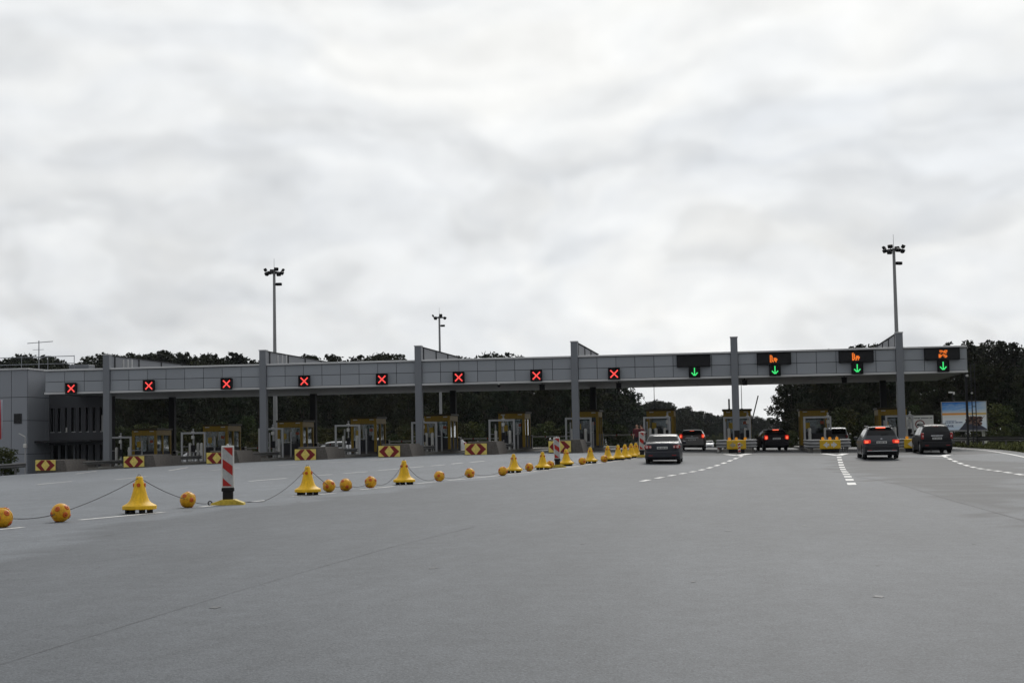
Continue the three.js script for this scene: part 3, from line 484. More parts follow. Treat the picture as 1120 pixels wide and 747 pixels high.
  span(gd(232, 551), gd(287, 549.5), 0.0); span(gd(287, 549.5), top(1), 0.12); span(top(1), balls[3], 0.02); span(balls[3], balls[4], 0.05); span(balls[4], balls[5], 0.1); span(balls[5], top(2), 0.35);
  span(top(2), balls[6], 0.35); span(balls[6], balls[7], 0.12); span(balls[7], balls[8], 0.12); span(balls[8], top(3), 0.3); span(top(3), balls[9], 0.3); span(balls[9], top(4), 0.3); span(top(4), balls[10], 0.25); span(balls[10], top(5), 0.3);
  span(top(5), balls[11], 0.35); span(balls[11], top(6), 0.3); span(top(6), balls[12], 0.3); span(balls[12], top(7), 0.3); for (let k = 7; k < 11; k++) span(top(k), top(k + 1), 0.3);
}
// delineator boards
{
  const d = thing('delineator', 'large red and white striped delineator board on a yellow base beside a float ball', 'delineator', [0, 0, 0]);
  part(d, 'base', [shapePts([[-0.38, 0.0], [0.38, 0.0], [0.37, 0.035], [0.17, 0.115], [-0.13, 0.115], [-0.36, 0.035]], 0.36, 0.015)], M([0.78, 0.60, 0.08], 0.6, 0, { map: dirty }));
  part(d, 'socket', [rbox(0.24, 0.2, 0.14, 0.02, 0, 0.22, 0), rbox(0.29, 0.09, 0.16, 0.02, 0, 0.36, 0)], MAT.rubber);
  part(d, 'board', rbox(0.30, 1.0, 0.055, 0.025, 0, 0.90, 0), MAT.white);
  part(d, 'knob', new THREE.SphereGeometry(0.03, 10, 8).translate(0, 1.41, 0), MAT.white);
  for (const s of [1, -1]) {
    part(d, 'stripe_field', box(0.235, 0.92, 0.004, 0, 0.90, s * 0.029), MAT.stripeGrey);
    const w = 0.1175, st = (a, b, c, e) => shapePts([[-w, a], [w, b], [w, c], [-w, e]], 0.004).translate(0, 0, s * 0.032);
    part(d, 'stripe', shapePts([[-w + 0.02, 1.355], [w, 1.355], [w, 1.15]], 0.004).translate(0, 0, s * 0.032), MAT.stripeRed);
    part(d, 'stripe', st(0.88, 0.69, 0.915, 1.09), MAT.stripeRed); part(d, 'stripe', shapePts([[-w, 0.445], [w - 0.02, 0.445], [-w, 0.64]], 0.004).translate(0, 0, s * 0.032), MAT.stripeRed);
  }
  const g = onGround(249, 552.3); d.position.copy(g); d.rotation.y = 0.2; 
  const c = part(d, 'clip', new THREE.TorusGeometry(0.045, 0.014, 6, 14).translate(-0.42, 0.05, 0.02), MAT.rubber);
  const e = copy(d, onGround(610, 511.3), 0.16, 'distant red and white striped delineator board in front of the last chevron plate');
  e.rotation.z = 0.02;
  const h = copy(d, onGround(702.5, 500.2), 0.1, 'red and white striped delineator board beside the dark sedan and the two people');
}
// ---------------------------------------------------------------- floodlight masts
function mast(px, topY, d, label, heads, r0) {
  const x = onZ(px, 420, d).x, gy = G(x, -d), top = onZ(px, topY, d).y;
  const m = thing('floodlight_mast', label, 'floodlight mast', [x, gy, -d]);
  const H = top - gy;
  part(m, 'base_plate', cyl(r0 * 2.2, r0 * 2.2, 0.08, 0, 0, 0, 16), MAT.concrete);
  part(m, 'pole', cyl(r0, r0 * 0.55, H - 0.05, 0, 0.05, 0, 16), MAT.steel);
  const ring = part(m, 'head_ring', new THREE.TorusGeometry(0.66, 0.04, 8, 28).rotateX(Math.PI / 2).translate(0, H - 0.15, 0), MAT.darkCol);
  for (let k = 0; k < 4; k++) { const a = k / 4 * TAU + 0.4; part(ring, 'spoke', bar([0, H - 0.15, 0], [0.66 * Math.cos(a), H - 0.15, 0.66 * Math.sin(a)], 0.035), MAT.darkCol); }
  for (let k = 0; k < heads; k++) { const a = k / heads * TAU + 0.25; const g = rbox(0.38, 0.28, 0.2, 0.04).rotateX(0.5).rotateY(Math.PI / 2 - a); part(m, 'floodlight', g, MAT.black, [0.76 * Math.cos(a), H - 0.12 + (k % 2) * 0.30 - 0.1, 0.76 * Math.sin(a)]); part(m, 'bracket', bar([0.65 * Math.cos(a), H - 0.17, 0.65 * Math.sin(a)], [0.74 * Math.cos(a), H - 0.06 + (k % 2) * 0.2 - 0.1, 0.74 * Math.sin(a)], 0.03), MAT.darkCol); }
  part(m, 'winch_light', [rbox(0.5, 0.24, 0.3, 0.04, 0.42, H - 1.15, 0.05), bar([0, H - 1.15, 0], [0.3, H - 1.15, 0], 0.05)], MAT.black);
  part(m, 'lightning_rod', cyl(0.02, 0.012, 1.1, 0, H, 0), MAT.steel);
  return m;
}
mast(300.5, 296.5, 124, 'tall grey floodlight mast with eight lamps behind the canopy over red cross lanes', 8, 0.2);
mast(481.5, 346, 178, 'farther, smaller floodlight mast rising behind the canopy near a column', 7, 0.2);
mast(983.2, 271.5, 119.5, 'tall grey floodlight mast behind the right canopy column by the amber displays', 8, 0.2).rotation.y = 0.6;
// ---------------------------------------------------------------- plaza building at the far left
{
  const xr = onZ(29, 450, 104).x, xm = onZ(160, 450, 107.5).x, xl = onZ(-70, 450, 104).x, g = G(xr, -105) - 0.25;
  const b = thing('plaza_building', 'two storey grey panelled toll office with slit windows beneath the canopy end', 'building', [xr, g, -104]);
  const wingW = xr - xl, top = 7.05 - g, main = 6.9 - g, mw = onZ(114, 450, 107.5).x - xr, D = 14;
  const wallA = M([0.28, 0.295, 0.325], 0.5), wallB = M([0.075, 0.078, 0.087], 0.55);
  part(b, 'wing_core', box(wingW - 0.06, top - 0.1, D - 0.1, -wingW / 2 - 0.01, (top - 0.1) / 2, -D / 2 - 0.06), MAT.joint);
  // wing cladding panels
  const rows = [0, 0.22, 0.53, 0.745, 1].map((v) => v * top), colsX = [-wingW, -wingW + 2.2, -3.6, -1.24, 0];
  for (let c = 0; c < colsX.length - 1; c++) for (let r = 0; r < rows.length - 1; r++) { if (rows[r + 1] - rows[r] > 0) part(b, 'wall_panel', box(colsX[c + 1] - colsX[c] - 0.035, rows[r + 1] - rows[r] - 0.035, 0.05, (colsX[c] + colsX[c + 1]) / 2, (rows[r] + rows[r + 1]) / 2, -0.03), wallA); }
  for (let c = 0; c < 5; c++) for (let r = 0; r < rows.length - 1; r++) part(b, 'wall_panel', box(0.05, rows[r + 1] - rows[r] - 0.035, D / 5 - 0.035, 0.0, (rows[r] + rows[r + 1]) / 2, -(c + 0.5) * D / 5 - 0.06), wallA);
  part(b, 'coping', box(wingW + 0.2, 0.12, D + 0.2, -wingW / 2, top + 0.05, -D / 2), MAT.trim);
  const w = part(b, 'window', box(0.52, 0.62, 0.06, -0.72, 4.35 - g * 0, 0.0), MAT.darkGlass); part(w, 'window_frame', [box(0.6, 0.05, 0.08, -0.72, 4.69, 0), box(0.6, 0.05, 0.08, -0.72, 4.01, 0), box(0.05, 0.63, 0.08, -1.0, 4.35, 0), box(0.05, 0.63, 0.08, -0.44, 4.35, 0)], MAT.joint);
  // main block, set back, with slit windows cut between piers
  const z0 = -3.5, up0 = 3.3, up1 = 5.15, lo0 = 0.55, lo1 = 2.35;
  part(b, 'inner_wall', box(mw, main - 0.05, 0.1, mw / 2, main / 2, z0 - 0.36), MAT.joint);
  part(b, 'main_block', box(mw, main - 0.1, 1.4, mw / 2, main / 2, z0 - 0.5 - 0.7), MAT.joint);
  part(b, 'parapet_wall', box(mw, main - up1, 0.3, mw / 2, (main + up1) / 2, z0 - 0.15), wallB);
  part(b, 'spandrel_wall', box(mw, up0 - lo1, 0.3, mw / 2, (up0 + lo1) / 2, z0 - 0.15), wallB);
  part(b, 'base_wall', box(mw, lo0, 0.3, mw / 2, lo0 / 2, z0 - 0.15), wallB);
  part(b, 'parapet_coping', box(mw + 0.1, 0.1, 0.5, mw / 2, main + 0.03, z0 - 0.15), MAT.trim);
  const slit = (cx, w, y0, y1, last) => { const p = part(b, 'window', box(w, y1 - y0, 0.02, cx, (y0 + y1) / 2, z0 - 0.24), MAT.darkGlass); part(p, 'mullion', box(0.04, y1 - y0, 0.05, cx, (y0 + y1) / 2, z0 - 0.2), MAT.column); part(p, 'sill', box(w + 0.02, 0.05, 0.2, cx, y0 + 0.026, z0 - 0.14), MAT.trim); };
  const n = 8, pw = mw / n;
  for (let k = 0; k < n; k++) {
    const cx = (k + 0.5) * pw, ww = pw * [0.62, 0.5, 0.42, 0.6, 0.42, 0.45, 0.5, 0.44][k], sw = (pw - ww) / 2;
    slit(cx, ww, up0, up1);
    for (const s of [-1, 1]) part(b, 'pier', box(sw - 0.004, up1 - up0, 0.3, cx + s * (pw - sw) / 2, (up0 + up1) / 2, z0 - 0.15), k === n - 1 && s > 0 ? wallA : wallB);
    if (k >= 4) { slit(cx, ww, lo0, lo1); for (const s of [-1, 1]) part(b, 'pier', box(sw - 0.004, lo1 - lo0, 0.3, cx + s * (pw - sw) / 2, (lo0 + lo1) / 2, z0 - 0.15), wallB); }
  }
  part(b, 'entrance', [box(pw * 3.3, lo1 - lo0, 0.04, pw * 2, (lo0 + lo1) / 2, z0 - 0.26)], MAT.darkGlass);
  for (const k of [0.4, 1.4, 2.4, 3.6]) part(b, 'entrance_post', box(0.1, lo1 - lo0, 0.2, pw * k, (lo0 + lo1) / 2, z0 - 0.14), MAT.column);
  part(b, 'door_canopy', rbox(mw + 1.2, 0.16, 2.6, 0.03, mw / 2 - 0.7, 2.62, z0 + 1.1), MAT.darkCol);
  part(b, 'light_panel', box(0.36, 1.2, 0.03, mw - pw * 0.12, 3.95, z0 + 0.02), M([0.42, 0.42, 0.42], 0.6));
  part(b, 'wall_notice', box(0.12, 0.34, 0.03, pw * 2.55, 3.5, z0 + 0.02), MAT.white);
  // roof railing
  for (let k = 0; k < 5; k++) part(b, 'railing_post', cyl(0.025, 0.025, 1.1, -wingW + 0.4 + k * (wingW + 1.4) / 4, top + 0.1, -4), MAT.column);
  for (const h of [0.5, 1.05]) part(b, 'railing_bar', box(wingW + 1.6, 0.05, 0.05, -wingW / 2 + 1.0, top + 0.1 + h, -4), MAT.column);
  part(b, 'roof_unit', rbox(1.6, 0.7, 1.2, 0.04, 1.5, top + 0.2, -6), MAT.column);
  const ap = onZ(38.5, 400, 109), an = thing('roof_antenna', 'thin roof antenna mast with crossbar on the toll office', 'antenna', [ap.x, g + main + 0.06, -109.5]);
  part(an, 'mast', cyl(0.045, 0.035, onZ(38.5, 373, 109).y - g - main, 0, 0, 0), MAT.column);
  const ah = onZ(38.5, 374, 109).y - g - main; part(an, 'crossbar', bar([-0.95, ah - 0.12, 0], [1.15, ah - 0.02, 0], 0.03), MAT.column); part(an, 'foot', cyl(0.2, 0.15, 0.12), MAT.column);
  for (const k of [0.5, 0.75]) part(an, 'element', bar([-0.5, ah * k, 0], [0.4, ah * k, 0], 0.018), MAT.column);
  // flags on the frame edge
  const fp = onZ(1, 480, 99), fl = thing('flag_pole', 'pole with a hanging red, white and blue flag before the toll office', 'flag', [fp.x - 0.5, G(fp.x, -99), -99]);
  part(fl, 'pole', cyl(0.06, 0.04, 5.6), MAT.white);
  const cloth = (a, b, m) => part(fl, 'flag_cloth', grid(10, 18, (u, v) => { const x = lerp(a, b, u); return [0.04 + x, 5.3 - v * 2.9 * (1 - x * 0.15), 0.10 * Math.sin(x * 22 + v * 2)]; }), m);
  cloth(0.0, 0.22, M([0.42, 0.03, 0.03], 0.8)); cloth(0.223, 0.40, M([0.55, 0.10, 0.10], 0.8)); cloth(0.403, 0.5, M([0.6, 0.61, 0.63], 0.8)); cloth(0.503, 0.56, M([0.05, 0.07, 0.25], 0.8));
  // barrier rail before the building
  const rp = onZ(-60, 510, 96).x, rq = onZ(28, 510, 96).x, rl = thing('road_rail', 'dark guard rail in front of the toll office', 'guard rail', [rp, 0, -96]);
  const pts = []; for (let k = 0; k <= 8; k++) { const x = lerp(rp, rq, k / 8); pts.push([x - rp, G(x, -96) + 0.62, 0]); } part(rl, 'rail', sweep(pts, WPROF), MAT.galv); for (let k = 0; k < 5; k++) { const x = lerp(rp, rq, (k + 0.3) / 5); part(rl, 'post', box(0.1, 0.75, 0.12), MAT.galv, [x - rp, G(x, -96) + 0.37, -0.08]); }
  const lp = onZ(27, 480, 102.2), ll = thing('lamp_post', 'thin white lamp post at the toll office door', 'lamp post', [lp.x, G(lp.x, -102.2), -102.2]);
  part(ll, 'pole', cyl(0.05, 0.05, 2.7), MAT.frame); part(ll, 'lamp_head', rbox(0.24, 0.3, 0.2, 0.05, 0, 2.05, 0.05), MAT.white); part(ll, 'arm', bar([0, 2.7, 0], [-0.5, 2.95, 0], 0.03), MAT.white);
}
// ---------------------------------------------------------------- right side: signs, billboard, mast, guard rail
{
  // information board with a round prohibition sign
  const a = onZ(992, 471, 108), b2 = onZ(1021.5, 454, 108), w = b2.x - a.x, cx = (a.x + b2.x) / 2, gy = G(cx, -108), yc = (a.y + b2.y) / 2, h = b2.y - a.y;
  const s = thing('notice_board', 'white notice board with a round red ringed car sign', 'sign', [cx, gy, -108]);
  const cv = document.createElement('canvas'); cv.width = 512; cv.height = 300; const c = cv.getContext('2d');
  c.fillStyle = '#f4f4f0'; c.fillRect(0, 0, 512, 300); c.fillStyle = '#3a3c40'; c.fillRect(40, 34, 26, 30); c.fillRect(70, 34, 14, 30); c.fillRect(104, 50, 10, 6);
  for (let i = 0, x = 128; x < 480; i++) { const ww = [16, 12, 20, 14, 18, 12, 22][i % 7]; c.fillRect(x, 42, ww - 5, i % 3 ? 20 : 24); x += ww + (i % 9 === 8 ? 14 : 0); }
  c.beginPath(); c.arc(256, 182, 92, 0, TAU); c.fillStyle = '#7c1f22'; c.fill(); c.beginPath(); c.arc(256, 182, 72, 0, TAU); c.fillStyle = '#f4f4f0'; c.fill();
  c.fillStyle = '#191a1c'; c.fillRect(196, 184, 56, 22); c.fillRect(262, 184, 54, 22); c.fillRect(208, 170, 30, 16); c.fillRect(276, 172, 26, 14); c.beginPath(); c.arc(208, 208, 8, 0, TAU); c.arc(240, 208, 8, 0, TAU); c.arc(276, 208, 8, 0, TAU); c.arc(304, 208, 8, 0, TAU); c.fill(); c.fillRect(250, 146, 5, 14); c.fillRect(262, 150, 5, 10);
  const t = new THREE.CanvasTexture(cv); t.colorSpace = THREE.SRGBColorSpace; t.anisotropy = 8;
  part(s, 'board', rbox(w, h, 0.06, 0.015, 0, yc - gy, 0), MAT.white);
  part(s, 'sign_face', new THREE.PlaneGeometry(w - 0.05, h - 0.05).translate(0, yc - gy, 0.034), new THREE.MeshPhysicalMaterial({ map: t, roughness: 0.6, specularIntensity: 0.4 }));
  for (const k of [-0.34, 0.25]) part(s, 'leg', box(0.14, yc - gy, 0.1, k * w, (yc - gy) / 2, -0.085), MAT.steel);
}
{
  // billboard
  const d = 128, a = onZ(1031, 471.5, d), b = onZ(1079.5, 438.5, d), w = b.x - a.x, h = b.y - a.y, cx = (a.x + b.x) / 2, yc = (a.y + b.y) / 2, gy = G(cx, -d) - 0.08;
  const s = thing('billboard', 'large billboard with blue sky, orange horizon and a dark pier', 'billboard', [cx, gy, -d]);
  const cv = document.createElement('canvas'); cv.width = 960; cv.height = 660; const c = cv.getContext('2d');
  let g = c.createLinearGradient(0, 0, 0, 280); g.addColorStop(0, '#1f5fb4'); g.addColorStop(0.55, '#5f9ae0'); g.addColorStop(1, '#e9e4da'); c.fillStyle = g; c.fillRect(0, 0, 960, 290);
  const r = rng(77); for (let i = 0; i < 420; i++) { const y = 20 + r() * 240; c.fillStyle = `rgba(225,228,232,${0.03 + 0.08 * r()})`; c.beginPath(); c.ellipse(r() * 960, y, 30 + r() * 90, 5 + r() * 14, -0.12, 0, TAU); c.fill(); }
  g = c.createLinearGradient(560, 0, 960, 0); g.addColorStop(0, 'rgba(205,214,220,0)'); g.addColorStop(1, 'rgba(214,218,214,0.75)'); c.fillStyle = g; c.fillRect(560, 0, 400, 300);
  c.fillStyle = '#e79a45'; c.fillRect(0, 255, 560, 48); c.fillStyle = '#d8b76a'; c.fillRect(560, 262, 400, 40); c.fillStyle = '#e0a860'; c.fillRect(0, 272, 500, 16);
  g = c.createLinearGradient(0, 300, 0, 660); g.addColorStop(0, '#e2e0dc'); g.addColorStop(0.35, '#eef2f6'); g.addColorStop(1, '#cfe0f2'); c.fillStyle = g; c.fillRect(0, 303, 960, 357);
  c.fillStyle = '#4a4c57'; c.beginPath(); c.moveTo(350, 660); c.lineTo(520, 470); c.lineTo(720, 480); c.lineTo(960, 640); c.lineTo(960, 660); c.fill();
  for (let i = 0; i < 240; i++) { const x = 520 + r() * 330, y = 350 + r() * 190 + (x - 690) * 0.1; c.fillStyle = ['#3a2b2a', '#55403a', '#6e5148', '#232027', '#7a655c'][i % 5]; c.beginPath(); c.ellipse(x, y, 8 + r() * 26, 6 + r() * 20, r() * 3, 0, TAU); c.fill(); }
  c.strokeStyle = '#3d3236'; c.lineWidth = 7; c.beginPath(); c.moveTo(840, 450); c.lineTo(920, 330); c.moveTo(400, 620); c.lineTo(520, 450); c.stroke();
  c.fillStyle = '#2a5f92'; c.font = 'bold 30px sans-serif'; for (let i = 0, x = 70; i < 9; i++) { c.fillRect(x, 432, 14 + (i * 7) % 12, 16); x += 22 + (i * 5) % 9; }
  c.fillStyle = '#1d3f78'; for (let i = 0, x = 60; i < 15; i++) { c.fillRect(x, 468, 13 + (i * 7) % 11, 24); x += 24 + (i === 7 ? 14 : 0); }
  c.fillStyle = '#132a63'; c.font = 'bold 84px sans-serif'; c.fillText('idnk', 62, 590);
  const t = new THREE.CanvasTexture(cv); t.colorSpace = THREE.SRGBColorSpace; t.anisotropy = 8;
  part(s, 'board', box(w, h, 0.2, 0, yc - gy, 0), MAT.steel);
  part(s, 'poster', new THREE.PlaneGeometry(w - 0.12, h - 0.12).translate(0, yc - gy, 0.105), new THREE.MeshPhysicalMaterial({ map: t, roughness: 0.7, specularIntensity: 0.3 }));
  for (const k of [-0.4, 0.42]) part(s, 'leg', box(0.22, yc - gy, 0.18, k * w, (yc - gy) / 2, -0.2), MAT.white);
  part(s, 'catwalk', box(w, 0.05, 0.5, 0, yc - gy - h / 2 - 0.04, 0.2), MAT.steel);
}
{
  const d = 112, x = onZ(1058.5, 450, d).x, gy = G(x, -d) - 0.07;
  const m = thing('sign_gantry_post', 'dark lattice post pair with small cameras before the billboard', 'mast', [x, gy, -d]);
  part(m, 'pole', box(0.15, onZ(1058, 409, d).y - gy, 0.2, 0, (onZ(1058, 409, d).y - gy) / 2, 0), MAT.darkCol);
  for (const k of [0.36, 0.62]) part(m, 'pole', box(0.06, onZ(1062, 398, d).y - gy, 0.09, k, (onZ(1062, 398, d).y - gy) / 2, 0), MAT.darkCol);
  for (let k = 0; k < 12; k++) part(m, 'rung', box(0.32, 0.04, 0.05, 0.49, 0.5 + k * 0.5, 0), MAT.darkCol);
  part(m, 'camera', [rbox(0.16, 0.14, 0.3, 0.03, 0.05, onZ(1059, 411, d).y - gy, 0.2)], MAT.white); part(m, 'camera', [rbox(0.12, 0.12, 0.2, 0.03, 0.36, onZ(1063, 430, d).y - gy, 0.12)], MAT.white);
  const sx = onZ(1042.5, 430, 131).x, sg = G(sx, -131) - 0.07, sh = onZ(1042.5, 430, 131).y - sg;
  const sl = thing('camera_pole', 'thin dark pole topped by a pair of white cameras behind the billboard', 'camera pole', [sx, sg, -131]);
  part(sl, 'pole', cyl(0.05, 0.04, sh), MAT.darkCol); part(sl, 'camera', rbox(0.34, 0.12, 0.14, 0.03, -0.16, sh + 0.06, 0), MAT.white); part(sl, 'camera', rbox(0.14, 0.22, 0.14, 0.03, 0.1, sh - 0.02, 0.05), MAT.white);
  const path = [[14.9, -132], [15.6, -118], [17.2, -110], [20, -104], [25, -98], [34, -92], [50, -86]], c = new THREE.CatmullRomCurve3(path.map(([px, pz]) => new THREE.Vector3(px, 0, pz))).getSpacedPoints(40);
  const gr = thing('verge_guard_rail', 'steel guard rail curving along the grass verge under the billboard', 'guard rail', [15.6, 0, -118]);
  part(gr, 'rail', sweep(c.map((p) => [p.x - 15.6, G(p.x, p.z) + 0.62, p.z + 118]).reverse(), WPROF), MAT.galv);
  for (let k = 1; k < 40; k += 2) part(gr, 'post', box(0.1, 0.8, 0.12), MAT.galv, [c[k].x - 15.6 + 0.1, G(c[k].x, c[k].z) + 0.3, c[k].z + 118 - 0.1]);
  const mp = []; for (let k = 0; k <= 30; k++) { const z = -132 - k * 8, x = -6.4 - 0.02 * k * k * 0.3; mp.push([x + 6.4, G(x, z) + 0.62, z + 132]); }
  const mr = thing('median_guard_rail', 'long steel guard rail along the motorway beyond the gates', 'guard rail', [-6.4, 0, -132]);
  part(mr, 'rail', sweep(mp, WPROF), MAT.galv); for (let k = 0; k < 30; k++) part(mr, 'post', box(0.12, 0.8, 0.12), MAT.galv, [mp[k][0] - 0.08, mp[k][1] - 0.3, mp[k][2]]);
}
// ---------------------------------------------------------------- vehicles
const tyreGeo = new THREE.LatheGeometry([[0.19, -0.095], [0.27, -0.10], [0.305, -0.085], [0.315, -0.04], [0.315, 0.04], [0.305, 0.085], [0.27, 0.10], [0.19, 0.095]].map((p) => new THREE.Vector2(...p)), 28).rotateZ(Math.PI / 2);
const rimGeo = merge([new THREE.CylinderGeometry(0.195, 0.195, 0.13, 20).rotateZ(Math.PI / 2), ...[0, 1, 2, 3, 4].map((k) => box(0.03, 0.30, 0.05, 0.065, 0.0, 0).clone().rotateX(k * TAU / 5))]);
const plateMat = M([0.62, 0.62, 0.60], 0.5), plateInk = M([0.03, 0.03, 0.04], 0.6), chrome = M([0.55, 0.56, 0.58], 0.2, 0.8);
const lens = M([0.30, 0.02, 0.02], 0.18), lensPale = M([0.62, 0.40, 0.38], 0.15), lensLit = glow([0.9, 0.03, 0.015], 0.45, [0.3, 0.02, 0.02]), lensBright = glow([1.0, 0.14, 0.06], 1.25, [0.4, 0.05, 0.03]), lensWhite = M([0.7, 0.7, 0.7], 0.15);
function paintMat(rgb, metal = 0.3) { return new THREE.MeshPhysicalMaterial({ color: new THREE.Color().setRGB(...rgb), roughness: 0.45, metalness: Math.max(...rgb) < 0.02 ? 0 : metal, specularIntensity: 0.22, clearcoat: Math.max(...rgb) < 0.02 ? 0.12 : 0.25, clearcoatRoughness: 0.08, side: THREE.DoubleSide }); }
function car(o) {
  const { L, W, prof, belt, wheelR = 0.315 } = o, hw = W / 2;
  const g = thing(o.name, o.label, o.cat ?? 'car', o.pos, o.turn ?? 0, o.group);
  const rawTop = (s) => { for (let i = 0; i < prof.length - 1; i++) if (s <= prof[i + 1][0]) return lerp(prof[i][1], prof[i + 1][1], (s - prof[i][0]) / (prof[i + 1][0] - prof[i][0])); return prof[prof.length - 1][1]; };
  const top = (s) => { let a = 0, n = 0; for (let k = -3; k <= 3; k++) { const w = 4 - Math.abs(k); a += w * rawTop(Math.min(L, Math.max(0, s + k * 0.022))); n += w; } return a / n; };
  const axR = o.axR ?? 0.92, axF = L - (o.axF ?? 0.86), archR = wheelR + 0.075;
  const bottom = (s) => { let y = 0.20 + 0.10 * sstep(0.35, 0, s) + 0.06 * sstep(L - 0.4, L, s); for (const a of [axR, axF]) { const d = Math.abs(s - a); if (d < archR) y = Math.max(y, wheelR + Math.sqrt(archR * archR - d * d) - 0.02); } return y; };
  const half = (s) => hw * (1 - 0.10 * Math.pow(sstep(0.55, 0, s), 2) - 0.16 * Math.pow(sstep(L - 0.9, L, s), 2));
  const gh = (s) => { const yt = top(s), bl = Math.min(belt, yt - 0.07), w = half(s), wr = w - 0.03 - Math.max(0, yt - 0.07 - bl) * (o.tumble ?? 0.27); return { yt, bl, w, wr }; };
  const section = (s) => { const { yt, bl, w, wr } = gh(s), b = bottom(s), mid = Math.min(0.62, bl - 0.1); return [[0, b], [w - 0.12, b], [w - 0.03, b + 0.03], [w - 0.008, Math.min(b + 0.1, mid)], [w, Math.max(mid, b + 0.08)], [w - 0.004, Math.max(bl - 0.12, b + 0.09)], [w - 0.03, Math.max(bl, b + 0.1)], [lerp(w - 0.03, wr, 0.5), lerp(bl, yt - 0.07, 0.5)], [wr, yt - 0.07], [wr - 0.025, yt - 0.032], [wr - 0.085, yt - 0.008], [wr * 0.5, yt + 0.008], [0, yt + 0.014]].map(([x, y]) => [Math.max(0, x), Math.max(y, b)]); };
  const st = []; for (let s = 0; s <= L + 1e-6; s += L / 96) st.push(Math.min(s, L)); for (const a of [axR, axF]) for (const e of [-archR, -archR * 0.97, archR * 0.97, archR]) st.push(a + e); st.push(0.015, 0.035, L - 0.02); st.sort((a, b) => a - b);
  const full = st.map((s, i) => { const h = section(s), e = Math.min(s, L - s), k = e < 0.045 ? 1 - 0.055 * Math.pow(1 - e / 0.045, 2) : 1, cy = 0.6; const ring = [...h.map(([x, y]) => [x * k, cy + (y - cy) * k]), ...h.slice(1, -1).reverse().map(([x, y]) => [-x * k, cy + (y - cy) * k])]; return ring.map(([x, y]) => [x, y, L / 2 - s]); });
  const nS = full[0].length, pos = full.flat(2), idx = [];
  for (let i = 0; i < full.length - 1; i++) for (let j = 0; j < nS; j++) { const a = i * nS + j, b = i * nS + (j + 1) % nS, c = a + nS, e = b + nS; idx.push(a, b, e, a, e, c); }
  for (const [row, flip] of [[0, 0], [full.length - 1, 1]]) { const c = pos.length / 3; pos.push(0, 0.62, full[row][0][2] + (flip ? -0.015 : 0.015)); for (let j = 0; j < nS; j++) { const a = row * nS + j, b = row * nS + (j + 1) % nS; idx.push(c, ...(flip ? [a, b] : [b, a])); } }
  const bg = new THREE.BufferGeometry(); bg.setAttribute('position', new THREE.Float32BufferAttribute(pos, 3)); bg.setIndex(idx); bg.computeVertexNormals();
  bg.setAttribute('uv', new THREE.Float32BufferAttribute(new Float32Array(pos.length / 3 * 2), 2));
  part(g, 'body', bg, o.paint);
  const Z = (s) => L / 2 - s;
  // glass, laid on the body surface
  const slopeN = (s) => { const d = (top(s + 0.02) - top(s - 0.02)) / 0.04, n = Math.hypot(1, d); return [1 / n, d / n]; };
  const glassTop = (name, a, b, inset, lift = 0.008) => part(g, name, grid(12, 10, (u, v) => { const s = lerp(a, b, v), { yt, wr } = gh(s), k = (u - 0.5) * 2, [ny, nz] = slopeN(s), x = k * (wr - inset); return [x, yt + 0.014 - 0.016 * Math.pow(Math.abs(k), 3) + lift * ny, Z(s) + lift * nz]; }), MAT.darkGlass);
  const rw = glassTop('rear_window', ...o.rearGlass, o.rearInset ?? 0.1);
  if (o.wiper) part(rw, 'wiper', bar([0.0, top(o.rearGlass[0]) + 0.03, Z(o.rearGlass[0]) + 0.02], [0.34, top(o.rearGlass[0]) + 0.08, Z(o.rearGlass[0]) + 0.01], 0.012), MAT.black);
  glassTop('windscreen', ...o.windscreen, 0.08);
  for (const s of [-1, 1]) for (const [a, b] of o.sideGlass) part(g, 'side_window', grid(12, 4, (u, v) => { const q = lerp(a, b, u), { yt, bl, w, wr } = gh(q), f = lerp(0.08, 0.90, v); return [s * (lerp(w - 0.03, wr, f) + 0.006), lerp(bl, yt - 0.07, f), Z(q)]; }), MAT.darkGlass);
  // wheels
  const k = wheelR / 0.315;
  for (const sx of [-1, 1]) for (const a of [axR, axF]) { const w = part(g, 'wheel', tyreGeo, MAT.rubber, [sx * (hw - 0.13), wheelR, Z(a)], [0, sx > 0 ? 0 : Math.PI, 0]); w.scale.setScalar(k); part(w, 'rim', rimGeo, chrome, [0.03, 0, 0]); }
  part(g, 'underbody', box(W - 0.5, 0.16, L - 0.7, 0, 0.27, 0), MAT.black);
  // rear details
  const d = o.rear, zr = (y) => { for (let s = 0; s < L; s += 0.01) if (top(s) >= y) return Z(s); return Z(0); };
  part(g, 'rear_bumper', [rbox(W - 0.12, d.bumper[1] - d.bumper[0], 0.18, 0.06, 0, (d.bumper[0] + d.bumper[1]) / 2, Z(0) - 0.01)], d.bumperMat ?? o.paint);
  part(g, 'valance', rbox(W - 0.5, 0.14, 0.16, 0.04, 0, d.bumper[0] + 0.02, Z(0) - 0.04), MAT.black);
  if (d.strip) part(g, 'bumper_trim', rbox(W - 0.34, 0.045, 0.04, 0.015, 0, d.strip, Z(0) + 0.075), d.stripMat ?? chrome);
